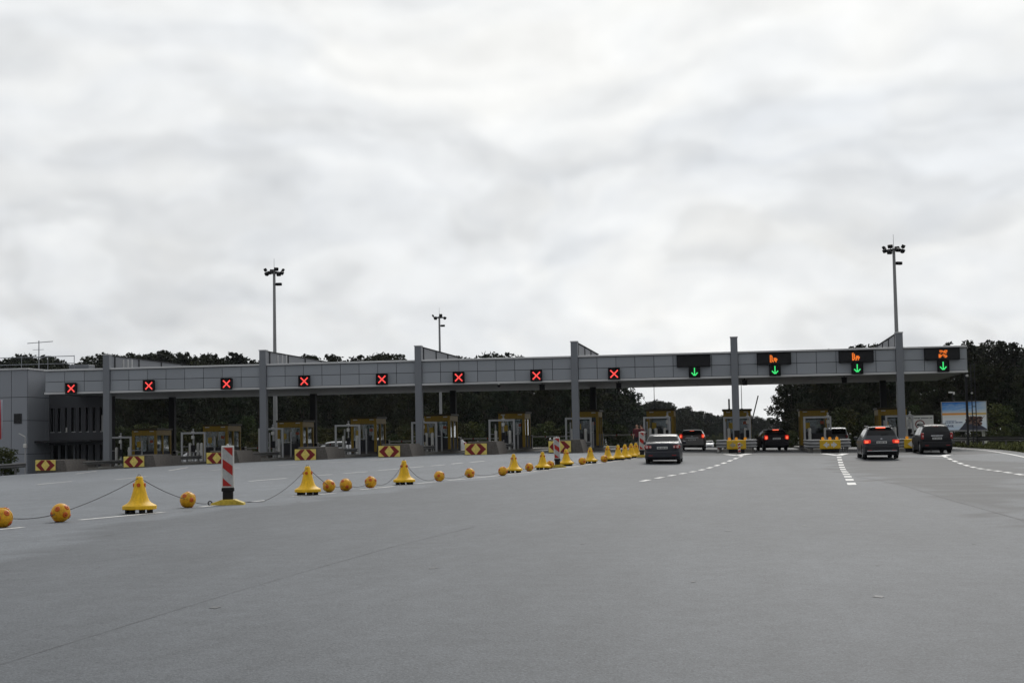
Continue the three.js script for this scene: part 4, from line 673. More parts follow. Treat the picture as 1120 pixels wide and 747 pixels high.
  for (const s of [-1, 1]) {
    const [lx, ly, lw, lh] = d.light, zz = Z(0) - (d.lightIn ?? 0.0);
    const t = part(g, 'tail_light', rbox(lw, lh, 0.16, Math.min(lw, lh) * 0.3, s * lx, ly, zz - 0.055), d.lit ? lensLit : lens);
    if (d.lit) part(t, 'brake_lamp', rbox(lw * 0.5, lh * 0.55, 0.03, 0.03, s * (lx + lw * (d.litOut ?? 0.12)), ly - lh * 0.05, zz + 0.02), lensBright);
    if (d.rounds) for (const [dx, r] of d.rounds) part(t, 'lamp_round', new THREE.CylinderGeometry(r, r, 0.03, 18).rotateX(Math.PI / 2).translate(s * (lx + dx), ly, zz + 0.022), lensPale);
    if (d.reverse) part(t, 'reverse_lamp', rbox(lw * 0.4, lh * 0.3, 0.03, 0.02, s * (lx - 0.02), ly, zz + 0.02), lensPale);
    const mz = Z(o.windscreen[0] + 0.25);
    part(g, 'mirror', [rbox(0.2, 0.15, 0.12, 0.05, s * (hw + 0.1), belt + 0.06, mz), box(0.14, 0.03, 0.04, s * (hw - 0.02), belt + 0.02, mz)], d.mirrorMat ?? o.paint);
    if (o.rails) part(g, 'roof_rail', bar([s * (gh(1.6).wr - 0.02), top(1.6) + 0.035, Z(0.75)], [s * (gh(1.6).wr - 0.02), top(1.6) + 0.035, Z(2.7)], 0.022), o.railMat ?? MAT.black);
    if (d.reflect) part(g, 'reflector', rbox(0.2, 0.035, 0.02, 0.008, s * (hw - 0.32), d.bumper[0] + 0.12, Z(0) + 0.085), lens);
  }
  const pl = part(g, 'number_plate', rbox(0.52, 0.115, 0.02, 0.008, 0, d.plate, Z(0) + (d.plateOut ?? 0.03)), plateMat);
  part(pl, 'plate_characters', [0, 1, 2, 3, 4, 5, 6].map((i) => box(0.036, 0.07, 0.006, -0.195 + i * 0.058 + (i > 1 ? 0.02 : 0) + (i > 4 ? 0.02 : 0), d.plate, Z(0) + (d.plateOut ?? 0.03) + 0.011)), plateInk);
  if (d.badge) part(g, 'badge', new THREE.CylinderGeometry(0.05, 0.05, 0.02, 18).rotateX(Math.PI / 2).translate(0, d.badge, zr(d.badge) + 0.02), chrome);
  if (d.handle) part(g, 'handle_strip', rbox(d.handle[1] ?? 0.6, 0.055, 0.03, 0.012, 0, d.handle[0], Z(0) + 0.02), d.handleMat ?? chrome);
  if (d.high) { const s0 = o.rearGlass[1] + 0.03; if (d.spoiler) part(g, 'spoiler', rbox(gh(s0).wr * 1.7, 0.05, 0.26, 0.02, 0, top(s0) + 0.045, Z(s0) + 0.03), o.paint); part(g, 'high_brake_light', rbox(d.high, 0.055, 0.04, 0.012, 0, top(s0) + (d.spoiler ? 0.035 : -0.02), Z(s0) + (d.spoiler ? 0.16 : 0.04)), d.lit ? lensBright : lens); }
  part(g, 'lid_seam', [box(W - 0.5, 0.012, 0.02, 0, d.bumper[1] + 0.03, Z(0) + 0.006), ...[-1, 1].map((q) => box(0.012, d.light[1] - d.bumper[1] - 0.02, 0.02, q * (W / 2 - 0.25), (d.light[1] + d.bumper[1]) / 2 + 0.02, Z(0) + 0.004))], MAT.black);
  // front lamps and grille
  for (const s of [-1, 1]) part(g, 'headlight', rbox(0.36, 0.14, 0.14, 0.05, s * (hw - 0.34), top(L) - 0.0, Z(L) + 0.02), lensWhite);
  part(g, 'grille', rbox(0.9, 0.16, 0.06, 0.03, 0, 0.52, Z(L) - 0.01), MAT.black);
  if (o.aerial) part(g, 'aerial', bar([0, o.aerial[1], Z(o.aerial[0])], [0, o.aerial[1] + 0.12, Z(o.aerial[0] + -0.15)], 0.012), MAT.black);
  return g;
}
const SEDAN = [[0, 0.93], [0.05, 1.00], [0.12, 1.03], [0.45, 1.045], [0.62, 1.09], [1.05, 1.36], [1.35, 1.43], [1.95, 1.462], [2.5, 1.43], [2.75, 1.37], [3.4, 1.0], [3.6, 0.96], [4.3, 0.80], [4.5, 0.66], [4.55, 0.58]];
const SUV = [[0, 0.86], [0.04, 0.98], [0.10, 1.06], [0.22, 1.22], [0.46, 1.54], [0.6, 1.62], [1.2, 1.68], [2.2, 1.68], [2.75, 1.60], [3.4, 1.16], [3.6, 1.10], [4.35, 0.98], [4.58, 0.78], [4.64, 0.64]];
const HATCH = [[0, 0.84], [0.04, 0.96], [0.10, 1.04], [0.20, 1.18], [0.42, 1.46], [0.56, 1.52], [1.2, 1.57], [2.1, 1.57], [2.6, 1.50], [3.2, 1.10], [3.4, 1.03], [4.0, 0.9], [4.2, 0.74], [4.26, 0.62]];
const toward = (p, lane, d) => Math.atan2(-(lane - p.x), -(-d - p.z) * 1) * 0;
const at = (px, py) => onGround(px, py);
const heading = (deg) => deg * Math.PI / 180;
{
  let p = at(724.6, 507.6);
  car({ name: 'sedan', label: 'dark grey sedan with round tail lamps driving beside the last bell cones', pos: [p.x, p.y, p.z - 2.27], turn: heading(0.5), L: 4.55, W: 1.78, prof: SEDAN, belt: 0.96, tumble: 0.36, paint: paintMat([0.036, 0.038, 0.046], 0.3), rearGlass: [0.58, 1.22], rearInset: 0.07, windscreen: [2.78, 3.42], sideGlass: [[1.05, 1.85], [1.92, 2.85]],
    rear: { bumper: [0.30, 0.62], light: [0.70, 0.83, 0.36, 0.17], rounds: [[0.05, 0.062], [-0.12, 0.05]], plate: 0.79, badge: 1.0, reflect: true, high: 0.0, plateOut: 0.02 } });
  p = onZ(757.5, 493, 106); p.y = G(p.x, -108);
  car({ name: 'estate_car', label: 'silver grey estate car in the open lane past the sedan, right lamp lit', pos: [p.x, p.y, p.z - 2.2], turn: 0, L: 4.64, W: 1.78, prof: SUV.map(([a, b]) => [a, b * 0.85]), belt: 0.92, tumble: 0.46, paint: paintMat([0.17, 0.165, 0.16], 0.3), rearGlass: [0.22, 0.50], rearInset: 0.08, windscreen: [2.8, 3.42], sideGlass: [[0.7, 1.55], [1.62, 2.85]], rails: true,
    rear: { bumper: [0.32, 0.66], light: [0.76, 0.98, 0.2, 0.28], lit: true, plate: 0.72, high: 0.3, handle: [0.86, 0.9], badge: 0.95 } });
  p = onZ(850.6, 493, 104); p.y = G(p.x, -106);
  car({ name: 'estate_car', label: 'black estate car with glowing brake lamps turning into the lane right of the wide cushion', pos: [p.x - 0.32, p.y, p.z - 2.2], turn: heading(7.5), L: 4.6, W: 1.74, prof: SUV.map(([a, b]) => [a, b * 0.87]), belt: 0.92, tumble: 0.46, paint: paintMat([0.014, 0.013, 0.015], 0.2), rearGlass: [0.22, 0.50], windscreen: [2.8, 3.42], sideGlass: [[0.7, 1.55], [1.62, 2.85]],
    rear: { bumper: [0.3, 0.6], light: [0.70, 0.90, 0.26, 0.3], lit: true, plate: 0.82, high: 0.42, spoiler: true, litOut: 0.0 } });
  p = onZ(964.6, 501, 80); p.y = G(p.x, -82);
  car({ name: 'off_road_car', label: 'dark grey off-road car with silver roof rails and orange brake lamps', pos: [p.x, p.y, p.z - 2.25], turn: heading(0.8), L: 4.64, W: 1.86, prof: SUV, belt: 1.03, tumble: 0.50, wheelR: 0.345, paint: paintMat([0.05, 0.052, 0.058], 0.35), rearGlass: [0.22, 0.50], rearInset: 0.08, windscreen: [2.8, 3.42], sideGlass: [[0.7, 1.55], [1.62, 2.85]], rails: true, railMat: chrome, wiper: true,
    rear: { bumper: [0.34, 0.68], bumperMat: M([0.03, 0.03, 0.033], 0.5), light: [0.72, 0.90, 0.36, 0.2], lit: true, litOut: 0.1, plate: 0.86, high: 0.5, spoiler: true, strip: 0.42, badge: 1.04, reflect: true } });
  p = onZ(1025, 497.6, 88); p.y = G(p.x, -90);
  car({ name: 'off_road_car', label: 'black off-road car with upright red tail lamps before the notice board', pos: [p.x, p.y, p.z - 2.1], turn: heading(1.5), L: 4.34, W: 1.8, prof: SUV.map(([a, b]) => [a * 0.935, b * 0.975]), belt: 1.02, tumble: 0.44, wheelR: 0.33, axR: 0.85, axF: 0.8, paint: paintMat([0.009, 0.009, 0.011], 0.15), rearGlass: [0.20, 0.46], rearInset: 0.08, windscreen: [2.62, 3.2], sideGlass: [[0.66, 1.45], [1.52, 2.66]], rails: true,
    rear: { bumper: [0.34, 0.66], bumperMat: M([0.018, 0.018, 0.02], 0.6), light: [0.80, 0.99, 0.15, 0.36], reverse: true, plate: 0.85, handle: [1.0, 0.66], high: 0.3, reflect: true } });
  p = onZ(918, 492, 113.5);
  car({ name: 'silver_car', label: 'silver hatchback half hidden behind the yellow cushion with white arrows', pos: [p.x, G(p.x, -114), -115.6], turn: heading(-4), L: 4.26, W: 1.75, prof: HATCH, belt: 0.98, paint: paintMat([0.22, 0.225, 0.24], 0.5), rearGlass: [0.13, 0.48], windscreen: [2.6, 3.2], sideGlass: [[0.66, 1.45], [1.52, 2.66]],
    rear: { bumper: [0.3, 0.62], light: [0.74, 0.92, 0.2, 0.24], plate: 0.74, high: 0.3, badge: 0.93 } });
  const white = paintMat([0.62, 0.62, 0.62], 0);
  const parked = car({ name: 'parked_car', label: 'white car parked behind the closed booths between two shrubs', pos: [0, 0, 0], turn: Math.PI / 2, L: 4.26, W: 1.75, prof: HATCH, belt: 0.98, paint: white, rearGlass: [0.13, 0.48], windscreen: [2.6, 3.2], sideGlass: [[0.66, 1.45], [1.52, 2.66]], group: 'white cars beyond the toll gates',
    rear: { bumper: [0.3, 0.62], light: [0.74, 0.92, 0.2, 0.24], plate: 0.74, high: 0.3 } });
  let q = onZ(364, 486, 140); parked.position.set(q.x, G(q.x, -140), -140);
  q = onZ(486, 486, 146); copy(parked, [q.x, G(q.x, -146), -146], Math.PI / 2 + 0.1);
  q = onZ(776.5, 490, 320); copy(parked, [q.x, G(q.x, -320), -320], Math.PI, 'small white car far down the motorway in the tree gap').userData.group = undefined;
  delete scene.children[scene.children.length - 1].userData.group;
  q = onZ(213, 489, 142); copy(parked, [q.x, G(q.x, -142), -142], Math.PI / 2);
}
// ---------------------------------------------------------------- people: one continuous body each, clothes as children
function nets(f, lo, hi, cell) {                          // naive surface nets of f < 0
  const n = [0, 1, 2].map((k) => Math.ceil((hi[k] - lo[k]) / cell) + 1), [nx, ny, nz] = n, v = new Float32Array(nx * ny * nz), id = (i, j, k) => i + nx * (j + ny * k);
  for (let k = 0; k < nz; k++) for (let j = 0; j < ny; j++) for (let i = 0; i < nx; i++) v[id(i, j, k)] = f(lo[0] + i * cell, lo[1] + j * cell, lo[2] + k * cell);
  const pos = [], idx = [], vid = new Int32Array(nx * ny * nz).fill(-1);
  for (let k = 0; k < nz - 1; k++) for (let j = 0; j < ny - 1; j++) for (let i = 0; i < nx - 1; i++) {
    let c = 0, s = [0, 0, 0], m = 0; const val = (a) => v[id(i + (a & 1), j + ((a >> 1) & 1), k + (a >> 2))];
    for (let a = 0; a < 8; a++) if (val(a) < 0) m |= 1 << a;
    if (m === 0 || m === 255) continue;
    for (let a = 0; a < 8; a++) for (const bit of [1, 2, 4]) { const b = a | bit; if (b === a) continue; const va = val(a), vb = val(b); if ((va < 0) === (vb < 0)) continue; const t = va / (va - vb); for (let x = 0; x < 3; x++) { const pa = (a >> x) & 1, pb = (b >> x) & 1; s[x] += pa + (pb - pa) * t; } c++; }
    vid[id(i, j, k)] = pos.length / 3; pos.push(lo[0] + (i + s[0] / c) * cell, lo[1] + (j + s[1] / c) * cell, lo[2] + (k + s[2] / c) * cell);
  }
  for (let k = 1; k < nz - 1; k++) for (let j = 1; j < ny - 1; j++) for (let i = 1; i < nx - 1; i++) {
    const a = v[id(i, j, k)] < 0;
    const quad = (p, q, r, s, fl) => { if (p < 0 || q < 0 || r < 0 || s < 0) return; fl ? idx.push(p, q, r, p, r, s) : idx.push(p, r, q, p, s, r); };
    if (a !== v[id(i + 1, j, k)] < 0) quad(vid[id(i, j - 1, k - 1)], vid[id(i, j, k - 1)], vid[id(i, j, k)], vid[id(i, j - 1, k)], a);
    if (a !== v[id(i, j + 1, k)] < 0) quad(vid[id(i - 1, j, k - 1)], vid[id(i - 1, j, k)], vid[id(i, j, k)], vid[id(i, j, k - 1)], a);
    if (a !== v[id(i, j, k + 1)] < 0) quad(vid[id(i - 1, j - 1, k)], vid[id(i, j - 1, k)], vid[id(i, j, k)], vid[id(i - 1, j, k)], a);
  }
  const g = new THREE.BufferGeometry(); g.setAttribute('position', new THREE.Float32BufferAttribute(pos, 3)); g.setIndex(idx); g.computeVertexNormals(); g.setAttribute('uv', new THREE.Float32BufferAttribute(new Float32Array(pos.length / 3 * 2), 2)); return g;
}
const cap = (a, b, r0, r1) => { const bx = b[0] - a[0], by = b[1] - a[1], bz = b[2] - a[2], L2 = bx * bx + by * by + bz * bz || 1e-9; return (x, y, z) => { const t = Math.max(0, Math.min(1, ((x - a[0]) * bx + (y - a[1]) * by + (z - a[2]) * bz) / L2)); return Math.hypot(x - a[0] - bx * t, y - a[1] - by * t, z - a[2] - bz * t) - lerp(r0, r1, t); }; };
const smin = (list, k) => (x, y, z) => { let d = 9; for (const f of list) { const e = f(x, y, z), h = Math.max(0, k - Math.abs(d - e)) / k; d = Math.min(d, e) - h * h * k * 0.25; } return d; };
const ell = (c, r) => (x, y, z) => { const q = Math.hypot((x - c[0]) / r[0], (y - c[1]) / r[1], (z - c[2]) / r[2]); return (q - 1) * Math.min(...r); };
const clip = (f, y0, y1) => (x, y, z) => Math.max(f(x, y, z), y0 - y, y - y1);
function person(label, pos, turn, J, cols) {
  const o = thing('person', label, 'person', pos, turn, undefined);
  const torso = [ell([0, 1.02, 0], [0.165, 0.16, 0.115]), ell([0, 1.27, 0.0], [0.185, 0.20, 0.115]), cap([-0.15, 1.41, 0], [0.15, 1.41, 0], 0.062, 0.062), cap([0, 1.0, 0], [0, 1.36, 0], 0.125, 0.125)];
  const arms = [], hands = [], legs = [], feet = [];
  for (const s of ['L', 'R']) { const a = J['arm' + s]; arms.push(cap(a[0], a[1], 0.05, 0.042), cap(a[1], a[2], 0.041, 0.029)); }
  for (const s of ['L', 'R']) { const a = J['leg' + s]; legs.push(cap(a[0], a[1], 0.085, 0.058), cap(a[1], a[2], 0.055, 0.04)); const t = a[2]; feet.push(cap([t[0], 0.05, t[2] + 0.03], [t[0] + (s === 'L' ? -0.03 : 0.03), 0.04, t[2] - 0.17], 0.045, 0.04)); }
  const neck = cap([0, 1.42, 0], [0, 1.54, -0.015], 0.058, 0.052);
  const whole = smin([...torso, ...arms, ...legs, ...feet, neck], 0.05);
  const head = smin([ell([0, 1.645, -0.02], [0.074, 0.105, 0.092]), ell([0, 1.59, -0.045], [0.052, 0.06, 0.055]), cap([0, 1.655, -0.108], [0, 1.622, -0.128], 0.011, 0.016), ell([-0.076, 1.64, 0], [0.012, 0.032, 0.022]), ell([0.076, 1.64, 0], [0.012, 0.032, 0.022]), cap([-0.02, 1.585, -0.098], [0.02, 1.585, -0.098], 0.009, 0.009), cap([0, 1.48, 0], [0, 1.56, -0.015], 0.052, 0.05)], 0.018);
  const eyes = (x, y, z) => Math.max(head(x, y, z), 0.013 - Math.hypot(x - 0.03, y - 1.655, z + 0.112), 0.013 - Math.hypot(x + 0.03, y - 1.655, z + 0.112));
  const geos = [nets(whole, [-0.5, -0.02, -0.4], [0.5, 1.55, 0.35], 0.016), nets(eyes, [-0.11, 1.46, -0.17], [0.11, 1.78, 0.1], 0.006)];
  for (const s of ['L', 'R']) {
    const [, e, w] = J['arm' + s], dir = new THREE.Vector3(w[0] - e[0], w[1] - e[1], w[2] - e[2]).normalize(), side = new THREE.Vector3(0, 0, -1).addScaledVector(dir, dir.z).normalize(), nrm = dir.clone().cross(side).multiplyScalar(s === 'L' ? 1 : -1);
    const at3 = (a, b, c) => [w[0] + dir.x * a + side.x * b + nrm.x * c, w[1] + dir.y * a + side.y * b + nrm.y * c, w[2] + dir.z * a + side.z * b + nrm.z * c];
    const fs = [cap(at3(-0.02, 0, 0), at3(0.03, 0, 0), 0.027, 0.028), cap(at3(0.03, -0.025, 0), at3(0.085, -0.028, 0), 0.016, 0.014), cap(at3(0.03, 0.022, 0), at3(0.085, 0.028, 0), 0.016, 0.014)];
    [[-0.033, 0.055], [-0.011, 0.068], [0.011, 0.074], [0.032, 0.066]].forEach(([b, l]) => { fs.push(cap(at3(0.085, b, 0), at3(0.085 + l * 0.55, b * 1.1, 0.008), 0.0095, 0.009), cap(at3(0.085 + l * 0.55, b * 1.1, 0.008), at3(0.085 + l * 0.95, b * 1.1, 0.03), 0.009, 0.0075)); });
    fs.push(cap(at3(0.02, 0.03, 0.0), at3(0.055, 0.056, 0.012), 0.013, 0.011), cap(at3(0.055, 0.056, 0.012), at3(0.09, 0.058, 0.025), 0.011, 0.009));
    geos.push(nets(smin(fs, 0.008), w.map((v) => v - 0.2), w.map((v) => v + 0.2), 0.0048));
  }
  part(o, 'body', geos, cols.skin);
  const grow = (f, r) => (x, y, z) => f(x, y, z) - r;
  const sleeves = []; for (const s of ['L', 'R']) { const a = J['arm' + s]; sleeves.push(cap(a[0], a[1].map((v, i) => lerp(a[0][i], v, 0.82)), 0.064, 0.062)); }
  part(o, 'shirt', nets(clip(grow(smin([...torso, ...sleeves], 0.04), 0.014), 0.90, 1.46), [-0.45, 0.85, -0.35], [0.45, 1.52, 0.3], 0.016), cols.shirt);
  part(o, 'trousers', nets(clip(grow(smin([torso[0], ...legs], 0.035), 0.013), cols.hem ?? 0.1, 1.0), [-0.4, cols.hem ? cols.hem - 0.04 : 0.05, -0.4], [0.4, 1.05, 0.35], 0.016), cols.trousers);
  part(o, 'shoes', nets(clip(grow(smin(feet, 0.01), 0.010), 0.0, 0.11), [-0.4, -0.03, -0.4], [0.4, 0.15, 0.35], 0.014), MAT.rubber);
  part(o, 'hair', nets((x, y, z) => Math.max(ell([0, 1.665, -0.005], [0.083, 0.10, 0.095])(x, y, z), -(z + 0.07 + (y - 1.70) * 0.9), 1.60 - y), [-0.12, 1.57, -0.14], [0.12, 1.8, 0.12], 0.007), cols.hair);
  if (cols.band) part(o, 'shirt_stripe', nets(clip(grow(smin([...torso, ...sleeves], 0.04), 0.019), 1.16, 1.30), [-0.45, 1.12, -0.35], [0.45, 1.34, 0.3], 0.016), cols.band);
}
{
  const skin = M([0.42, 0.24, 0.17], 0.6), dark = M([0.02, 0.015, 0.012], 0.7);
  let p = onZ(697.6, 494, 97); p.y = G(p.x, -97);
  person('standing person in a maroon shirt and dark trousers beside the bell cones', p, Math.PI * 0.9, { armL: [[-0.2, 1.40, 0], [-0.27, 1.14, 0.04], [-0.25, 0.90, -0.05]], armR: [[0.2, 1.40, 0], [0.27, 1.14, 0.04], [0.22, 0.92, -0.12]], legL: [[-0.09, 0.93, 0], [-0.11, 0.50, -0.01], [-0.12, 0.09, 0.02]], legR: [[0.09, 0.93, 0], [0.12, 0.50, -0.03], [0.13, 0.09, -0.03]] }, { skin, shirt: M([0.10, 0.018, 0.025], 0.85), trousers: M([0.03, 0.032, 0.035], 0.85), hair: dark });
  p = onZ(702.6, 494, 97.6); p.y = G(p.x, -97.6);
  person('person in a maroon shirt with a white band and khaki trousers', p, Math.PI * 0.35, { armL: [[-0.2, 1.40, 0], [-0.26, 1.14, 0.05], [-0.16, 1.0, -0.14]], armR: [[0.2, 1.40, 0], [0.26, 1.14, 0.05], [0.23, 0.90, -0.02]], legL: [[-0.09, 0.93, 0], [-0.10, 0.50, -0.04], [-0.11, 0.09, -0.02]], legR: [[0.09, 0.93, 0], [0.11, 0.50, 0.0], [0.12, 0.09, 0.06]] }, { skin, shirt: M([0.13, 0.022, 0.03], 0.85), trousers: M([0.28, 0.21, 0.11], 0.9), hair: dark, band: M([0.62, 0.60, 0.58], 0.8) });
}
// ---------------------------------------------------------------- trees and shrubs
const leafMat = new THREE.MeshPhysicalMaterial({ vertexColors: true, roughness: 0.85, specularIntensity: 0.25, side: THREE.DoubleSide });
const barkMat = M([0.09, 0.07, 0.055], 0.95, 0, { map: dirty });
function crownGeo(clumps, rnd, leaf, per, hue) {         // clumps: [x, y, z, r]; many small bent leaf sprays through each clump's volume
  const pos = [], col = [], nor = [], p = new THREE.Vector3(), a = new THREE.Vector3(), b = new THREE.Vector3(), n = new THREE.Vector3();
  for (const [cx, cy, cz, r] of clumps) {
    const tone = 0.75 + rnd() * 0.5, yel = rnd() * 0.35, N = Math.round(per * r * r);
    for (let i = 0; i < N; i++) {
      p.set(rnd() - 0.5, rnd() - 0.5, rnd() - 0.5).normalize().multiplyScalar(r * Math.pow(rnd(), 0.42)); p.y *= 0.75;
      n.set(rnd() - 0.5, rnd() - 0.5, rnd() - 0.5).normalize().addScaledVector(p, 0.9 / r).normalize();
      a.set(rnd() - 0.5, rnd() - 0.5, rnd() - 0.5).cross(n).normalize(); b.crossVectors(n, a);
      const s = leaf * (0.6 + 0.8 * rnd()), w = s * 0.55; p.x += cx; p.y += cy; p.z += cz;
      const P = [[-s, 0], [0, -w], [s, 0], [0, w]].map(([u, v], k) => p.clone().addScaledVector(a, u).addScaledVector(b, v).addScaledVector(n, k % 2 ? 0 : -s * 0.25));
      const t = tone * (0.7 + 0.6 * rnd()), c = [hue[0] * t * (1 + yel), hue[1] * t, hue[2] * t * (1 - yel * 0.4)];
      for (const k of [0, 1, 2, 0, 2, 3]) { pos.push(P[k].x, P[k].y, P[k].z); nor.push(n.x, n.y, n.z); col.push(...c); }
    }
  }
  const g = new THREE.BufferGeometry(); g.setAttribute('position', new THREE.Float32BufferAttribute(pos, 3)); g.setAttribute('normal', new THREE.Float32BufferAttribute(nor, 3)); g.setAttribute('color', new THREE.Float32BufferAttribute(col, 3)); return g;
}
function limb(a, b, r0, r1) { const A = new THREE.Vector3(...a), B = new THREE.Vector3(...b), d = B.clone().sub(A), g = new THREE.CylinderGeometry(r1, r0, d.length(), 7, 1, true); g.applyQuaternion(new THREE.Quaternion().setFromUnitVectors(new THREE.Vector3(0, 1, 0), d.clone().normalize())); return g.translate((A.x + B.x) / 2, (A.y + B.y) / 2, (A.z + B.z) / 2); }
function treeProto(kind, seed) {                         // height 10
  const r = rng(seed), clumps = [], wood = [];
  const vary = 0.7 + 0.9 * ((seed * 7) % 5) / 5;
  let hue = [0.013, 0.020, 0.0095], leaf = 0.17, per = 150;
  if (kind === 'pine') {
    hue = [0.011, 0.017, 0.010];  wood.push(limb([0, -0.3, 0], [0.1, 5, 0], 0.17, 0.13), limb([0.1, 5, 0], [0, 9.3, 0], 0.13, 0.04));
    for (let i = 0; i < 15; i++) { const y = 5.0 + i / 15 * 4.4 + r() * 0.3, R = (1.75 - 0.16 * Math.abs(i - 5) - 0.05 * i) * (0.7 + 0.6 * r()), a = i * 2.4 + r(); const c = [Math.cos(a) * R, y, Math.sin(a) * R]; clumps.push([...c, 0.38 + 0.42 * r()]); wood.push(limb([0.05, y - 0.5, 0], c, 0.05, 0.02)); }
    clumps.push([0, 9.45, 0, 0.38], [0.35, 8.8, 0.1, 0.55], [-0.4, 8.1, 0.2, 0.6], [0.1, 7.2, -0.2, 0.7]);
    for (let i = 0; i < 5; i++) { const a = r() * TAU, c = [Math.cos(a) * 1.0, 3 + r() * 2, Math.sin(a) * 1.0]; clumps.push([...c, 0.45 + 0.3 * r()]); wood.push(limb([0.05, c[1] - 0.2, 0], c, 0.035, 0.015)); }
  } else if (kind === 'broad') {
    wood.push(limb([0, -0.3, 0], [0, 3.5, 0], 0.22, 0.16));
    for (let i = 0; i < 24; i++) { const y = 2.2 + i / 24 * 7.0, k = Math.sin(Math.PI * Math.pow((y - 1.4) / 8.6, 0.8)), R = 2.5 * k * (0.45 + 0.6 * r()), a = i * 2.4 + r(), c = [Math.cos(a) * R, y, Math.sin(a) * R]; clumps.push([...c, 0.65 + 0.6 * r()]); wood.push(limb([0, Math.max(1.2, y * 0.6), 0], c, 0.06, 0.02)); }
    clumps.push([0.1, 9.2, 0, 0.8], [0, 7.5, 0, 1.3], [0, 5.4, 0, 1.5], [0.3, 3.6, 0, 1.2]);
  } else if (kind === 'shrub') {                         // height 10 as well; scaled down
    hue = [0.030, 0.046, 0.016]; leaf = 0.30; per = 48; wood.push(limb([0, -0.3, 0], [0, 4, 0], 0.2, 0.1));
    for (let i = 0; i < 18; i++) { const y = 0.8 + i / 18 * 8.2, R = (2.6 * Math.sqrt(Math.max(0.03, 1 - Math.pow((y - 3.4) / 6.4, 2)))) * (0.4 + 0.6 * r()), a = i * 2.4 + r(), c = [Math.cos(a) * R, y, Math.sin(a) * R]; clumps.push([...c, 1.0 + 0.9 * r()]); wood.push(limb([0, 0.4, 0], c, 0.06, 0.02)); }
  }
  const o = new THREE.Group(); part(o, 'trunk', wood, barkMat); part(o, 'crown', crownGeo(clumps, r, leaf, per, hue.map((v, i) => v * vary * (i === 0 ? 0.9 + 0.4 * ((seed * 3) % 4) / 4 : 1))), leafMat); return o;
}
const protos = { pine: [1, 2, 3, 4, 5].map((s) => treeProto('pine', 100 + s)), broad: [1, 2, 3, 4].map((s) => treeProto('broad', 200 + s)), shrub: [1, 2, 3].map((s) => treeProto('shrub', 300 + s)) };
const tr = rng(99);
function plant(kind, name, label, group, px, d, H, wide = 1, cat = 'tree') {
  const p = onZ(px, 480, d), list = protos[kind], o = list[Math.floor(tr() * list.length)].clone();
  o.name = numbered(name); tag(o, label, cat, group); o.position.set(p.x, G(p.x, -d) - 0.1, -d); const s = H / 10; o.scale.set(s * wide, s, s * wide); o.rotation.y = tr() * TAU; scene.add(o); return o;
}
const line = (pts) => (x) => { for (let i = 0; i < pts.length - 1; i++) if (x <= pts[i + 1][0]) return lerp(pts[i][1], pts[i + 1][1], Math.max(0, (x - pts[i][0]) / (pts[i + 1][0] - pts[i][0]))); return pts[pts.length - 1][1]; };
const heightAt = (px, py, d) => { const p = onZ(px, py, d); return p.y - G(p.x, -d) + 0.1; };
function band(px0, px1, step, d0, d1, topY, jit, kinds, name, label, group) {
  for (let x = px0; x <= px1; x += step * (0.75 + 0.5 * tr())) { const d = lerp(d0, d1, tr()), H = heightAt(x, topY(x) + jit * (tr() - 0.42), d); plant(kinds[Math.floor(tr() * kinds.length)], name, label, group, x, d, H, 0.85 + 0.4 * tr()); }
}
const leftTop = line([[-60, 392], [0, 391], [40, 384], [75, 390], [112, 388], [124, 381], [160, 380], [182, 379], [205, 388], [240, 384], [270, 384], [300, 390], [335, 389], [362, 388], [400, 385], [440, 386], [470, 391], [520, 385], [548, 382], [570, 390], [640, 392], [688, 398]]);
band(-50, 675, 7, 315, 345, leftTop, 11, ['pine', 'pine', 'broad'], 'forest_pine', 'tall dark pine in the wood behind the closed lanes', 'trees in the wood behind the closed lanes');
band(-50, 668, 17, 265, 285, (x) => leftTop(x) + 9, 12, ['broad', 'pine'], 'forest_tree', 'dark broadleaf tree in the wood behind the canopy', 'trees in the wood behind the closed lanes');
band(-40, 655, 25, 195, 225, (x) => 418, 14, ['broad'], 'wood_edge_tree', 'low dark tree on the wood edge behind the toll booths', 'trees on the wood edge');
band(-40, 690, 20, 185, 192, (x) => 462, 10, ['shrub'], 'undergrowth_shrub', 'dark green bush under the wood edge', 'bushes under the wood edge');
const rightTop = line([[845, 415], [870, 395], [930, 380], [965, 376], [1000, 378], [1050, 374], [1070, 373], [1100, 371], [1150, 372]]);
band(862, 1290, 11, 235, 262, rightTop, 13, ['broad', 'pine', 'pine'], 'hillside_tree', 'tall dark tree in the wood behind the billboard', 'trees in the wood behind the billboard');
band(868, 1290, 22, 190, 210, (x) => Math.max(rightTop(x) + 14, 396), 12, ['broad'], 'roadside_tree', 'dark leafy tree in front of the wood right of the road', 'trees right of the road');
band(880, 1290, 20, 165, 176, (x) => 440, 22, ['broad', 'shrub'], 'verge_tree', 'low bushy tree on the verge behind the signs', 'low trees on the verge');
band(875, 1290, 17, 150, 158, (x) => 466, 10, ['shrub'], 'verge_bush', 'green bush along the verge right of the road', 'bushes on the verge');
const farTop = line([[670, 424], [690, 437], [700, 440], [716, 436], [733, 437], [742, 447], [750, 443], [765, 448], [790, 452], [815, 454], [835, 456], [870, 458]]);
band(672, 870, 4.2, 600, 650, farTop, 5, ['broad', 'pine', 'broad'], 'distant_tree', 'small distant tree closing the motorway gap', 'distant trees in the motorway gap');
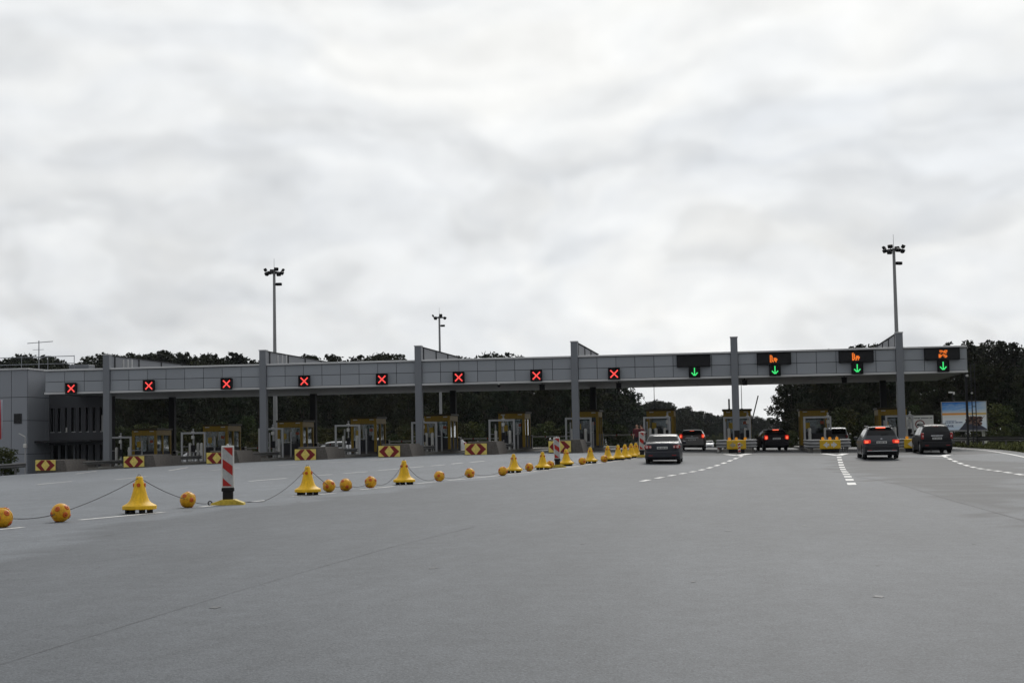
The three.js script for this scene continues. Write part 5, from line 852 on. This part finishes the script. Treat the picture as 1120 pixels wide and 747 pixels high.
band(675, 868, 8, 520, 560, (x) => farTop(x) + 12, 6, ['broad'], 'distant_tree', 'small distant tree closing the motorway gap', 'distant trees in the motorway gap');
band(672, 868, 7, 470, 490, (x) => 474, 4, ['shrub'], 'distant_bush', 'small distant bush beside the motorway', 'distant bushes beside the motorway');
// clipped shrubs just behind the gates
for (const [px, py, d, wide, label] of [[271, 452, 150, 0.8, 'pointed green shrub behind the booth beside a canopy column'], [281, 470, 148, 1.2, 'round green shrub at the foot of the pointed shrub'], [430, 474, 146, 1.2, 'light green shrub between two closed booths'], [447, 466, 150, 1.0, 'tall light green shrub left of a canopy column'], [471, 451, 160, 0.9, 'green shrub showing above a booth roof'], [350, 472, 148, 1.3, 'green shrub beside the parked white car'], [186, 480, 150, 1.3, 'low green shrub behind the second closed booth'], [926, 444, 150, 1.25, 'broad mid green bush above the silver car'], [950, 452, 146, 1.2, 'mid green bush behind the off-road car'], [905, 458, 152, 1.1, 'mid green bush right behind a booth with white arrows before it'], [945, 484, 122, 1.6, 'small pale bush beside the silver car'], [866, 470, 165, 1.3, 'dark bush at the motorway edge right of the black estate car'], [5, 488, 97.5, 1.4, 'small dark palm like shrub before the toll office']])
  plant('shrub', 'garden_shrub', label, undefined, px, d, Math.max(0.8, heightAt(px, py, d)), wide, 'shrub');
// rough grass tufts along the right verge: one mass
{
  const g = crownGeo([[0, 0.08, 0, 0.16]], rng(4), 0.055, 2200, [0.07, 0.085, 0.03]), n = 2600, im = new THREE.InstancedMesh(g, leafMat, n), m = new THREE.Matrix4(), r = rng(15), q = new THREE.Quaternion();
  for (let i = 0; i < n; i++) { const z = -84 - r() * 60, x = rightEdge(z) + 0.15 + Math.pow(r(), 1.5) * 22; q.setFromAxisAngle(new THREE.Vector3(0, 1, 0), r() * TAU); const s = 0.5 + r() * 0.9; m.compose(new THREE.Vector3(x, G(x, z) - 0.09, z), q, new THREE.Vector3(s, s * (0.7 + r() * 0.8), s)); im.setMatrixAt(i, m); }
  im.name = 'verge_grass'; tag(im, 'rough grass on the right hand verge', 'grass', undefined, 'stuff'); scene.add(im);
}
renderer.render(scene, camera);
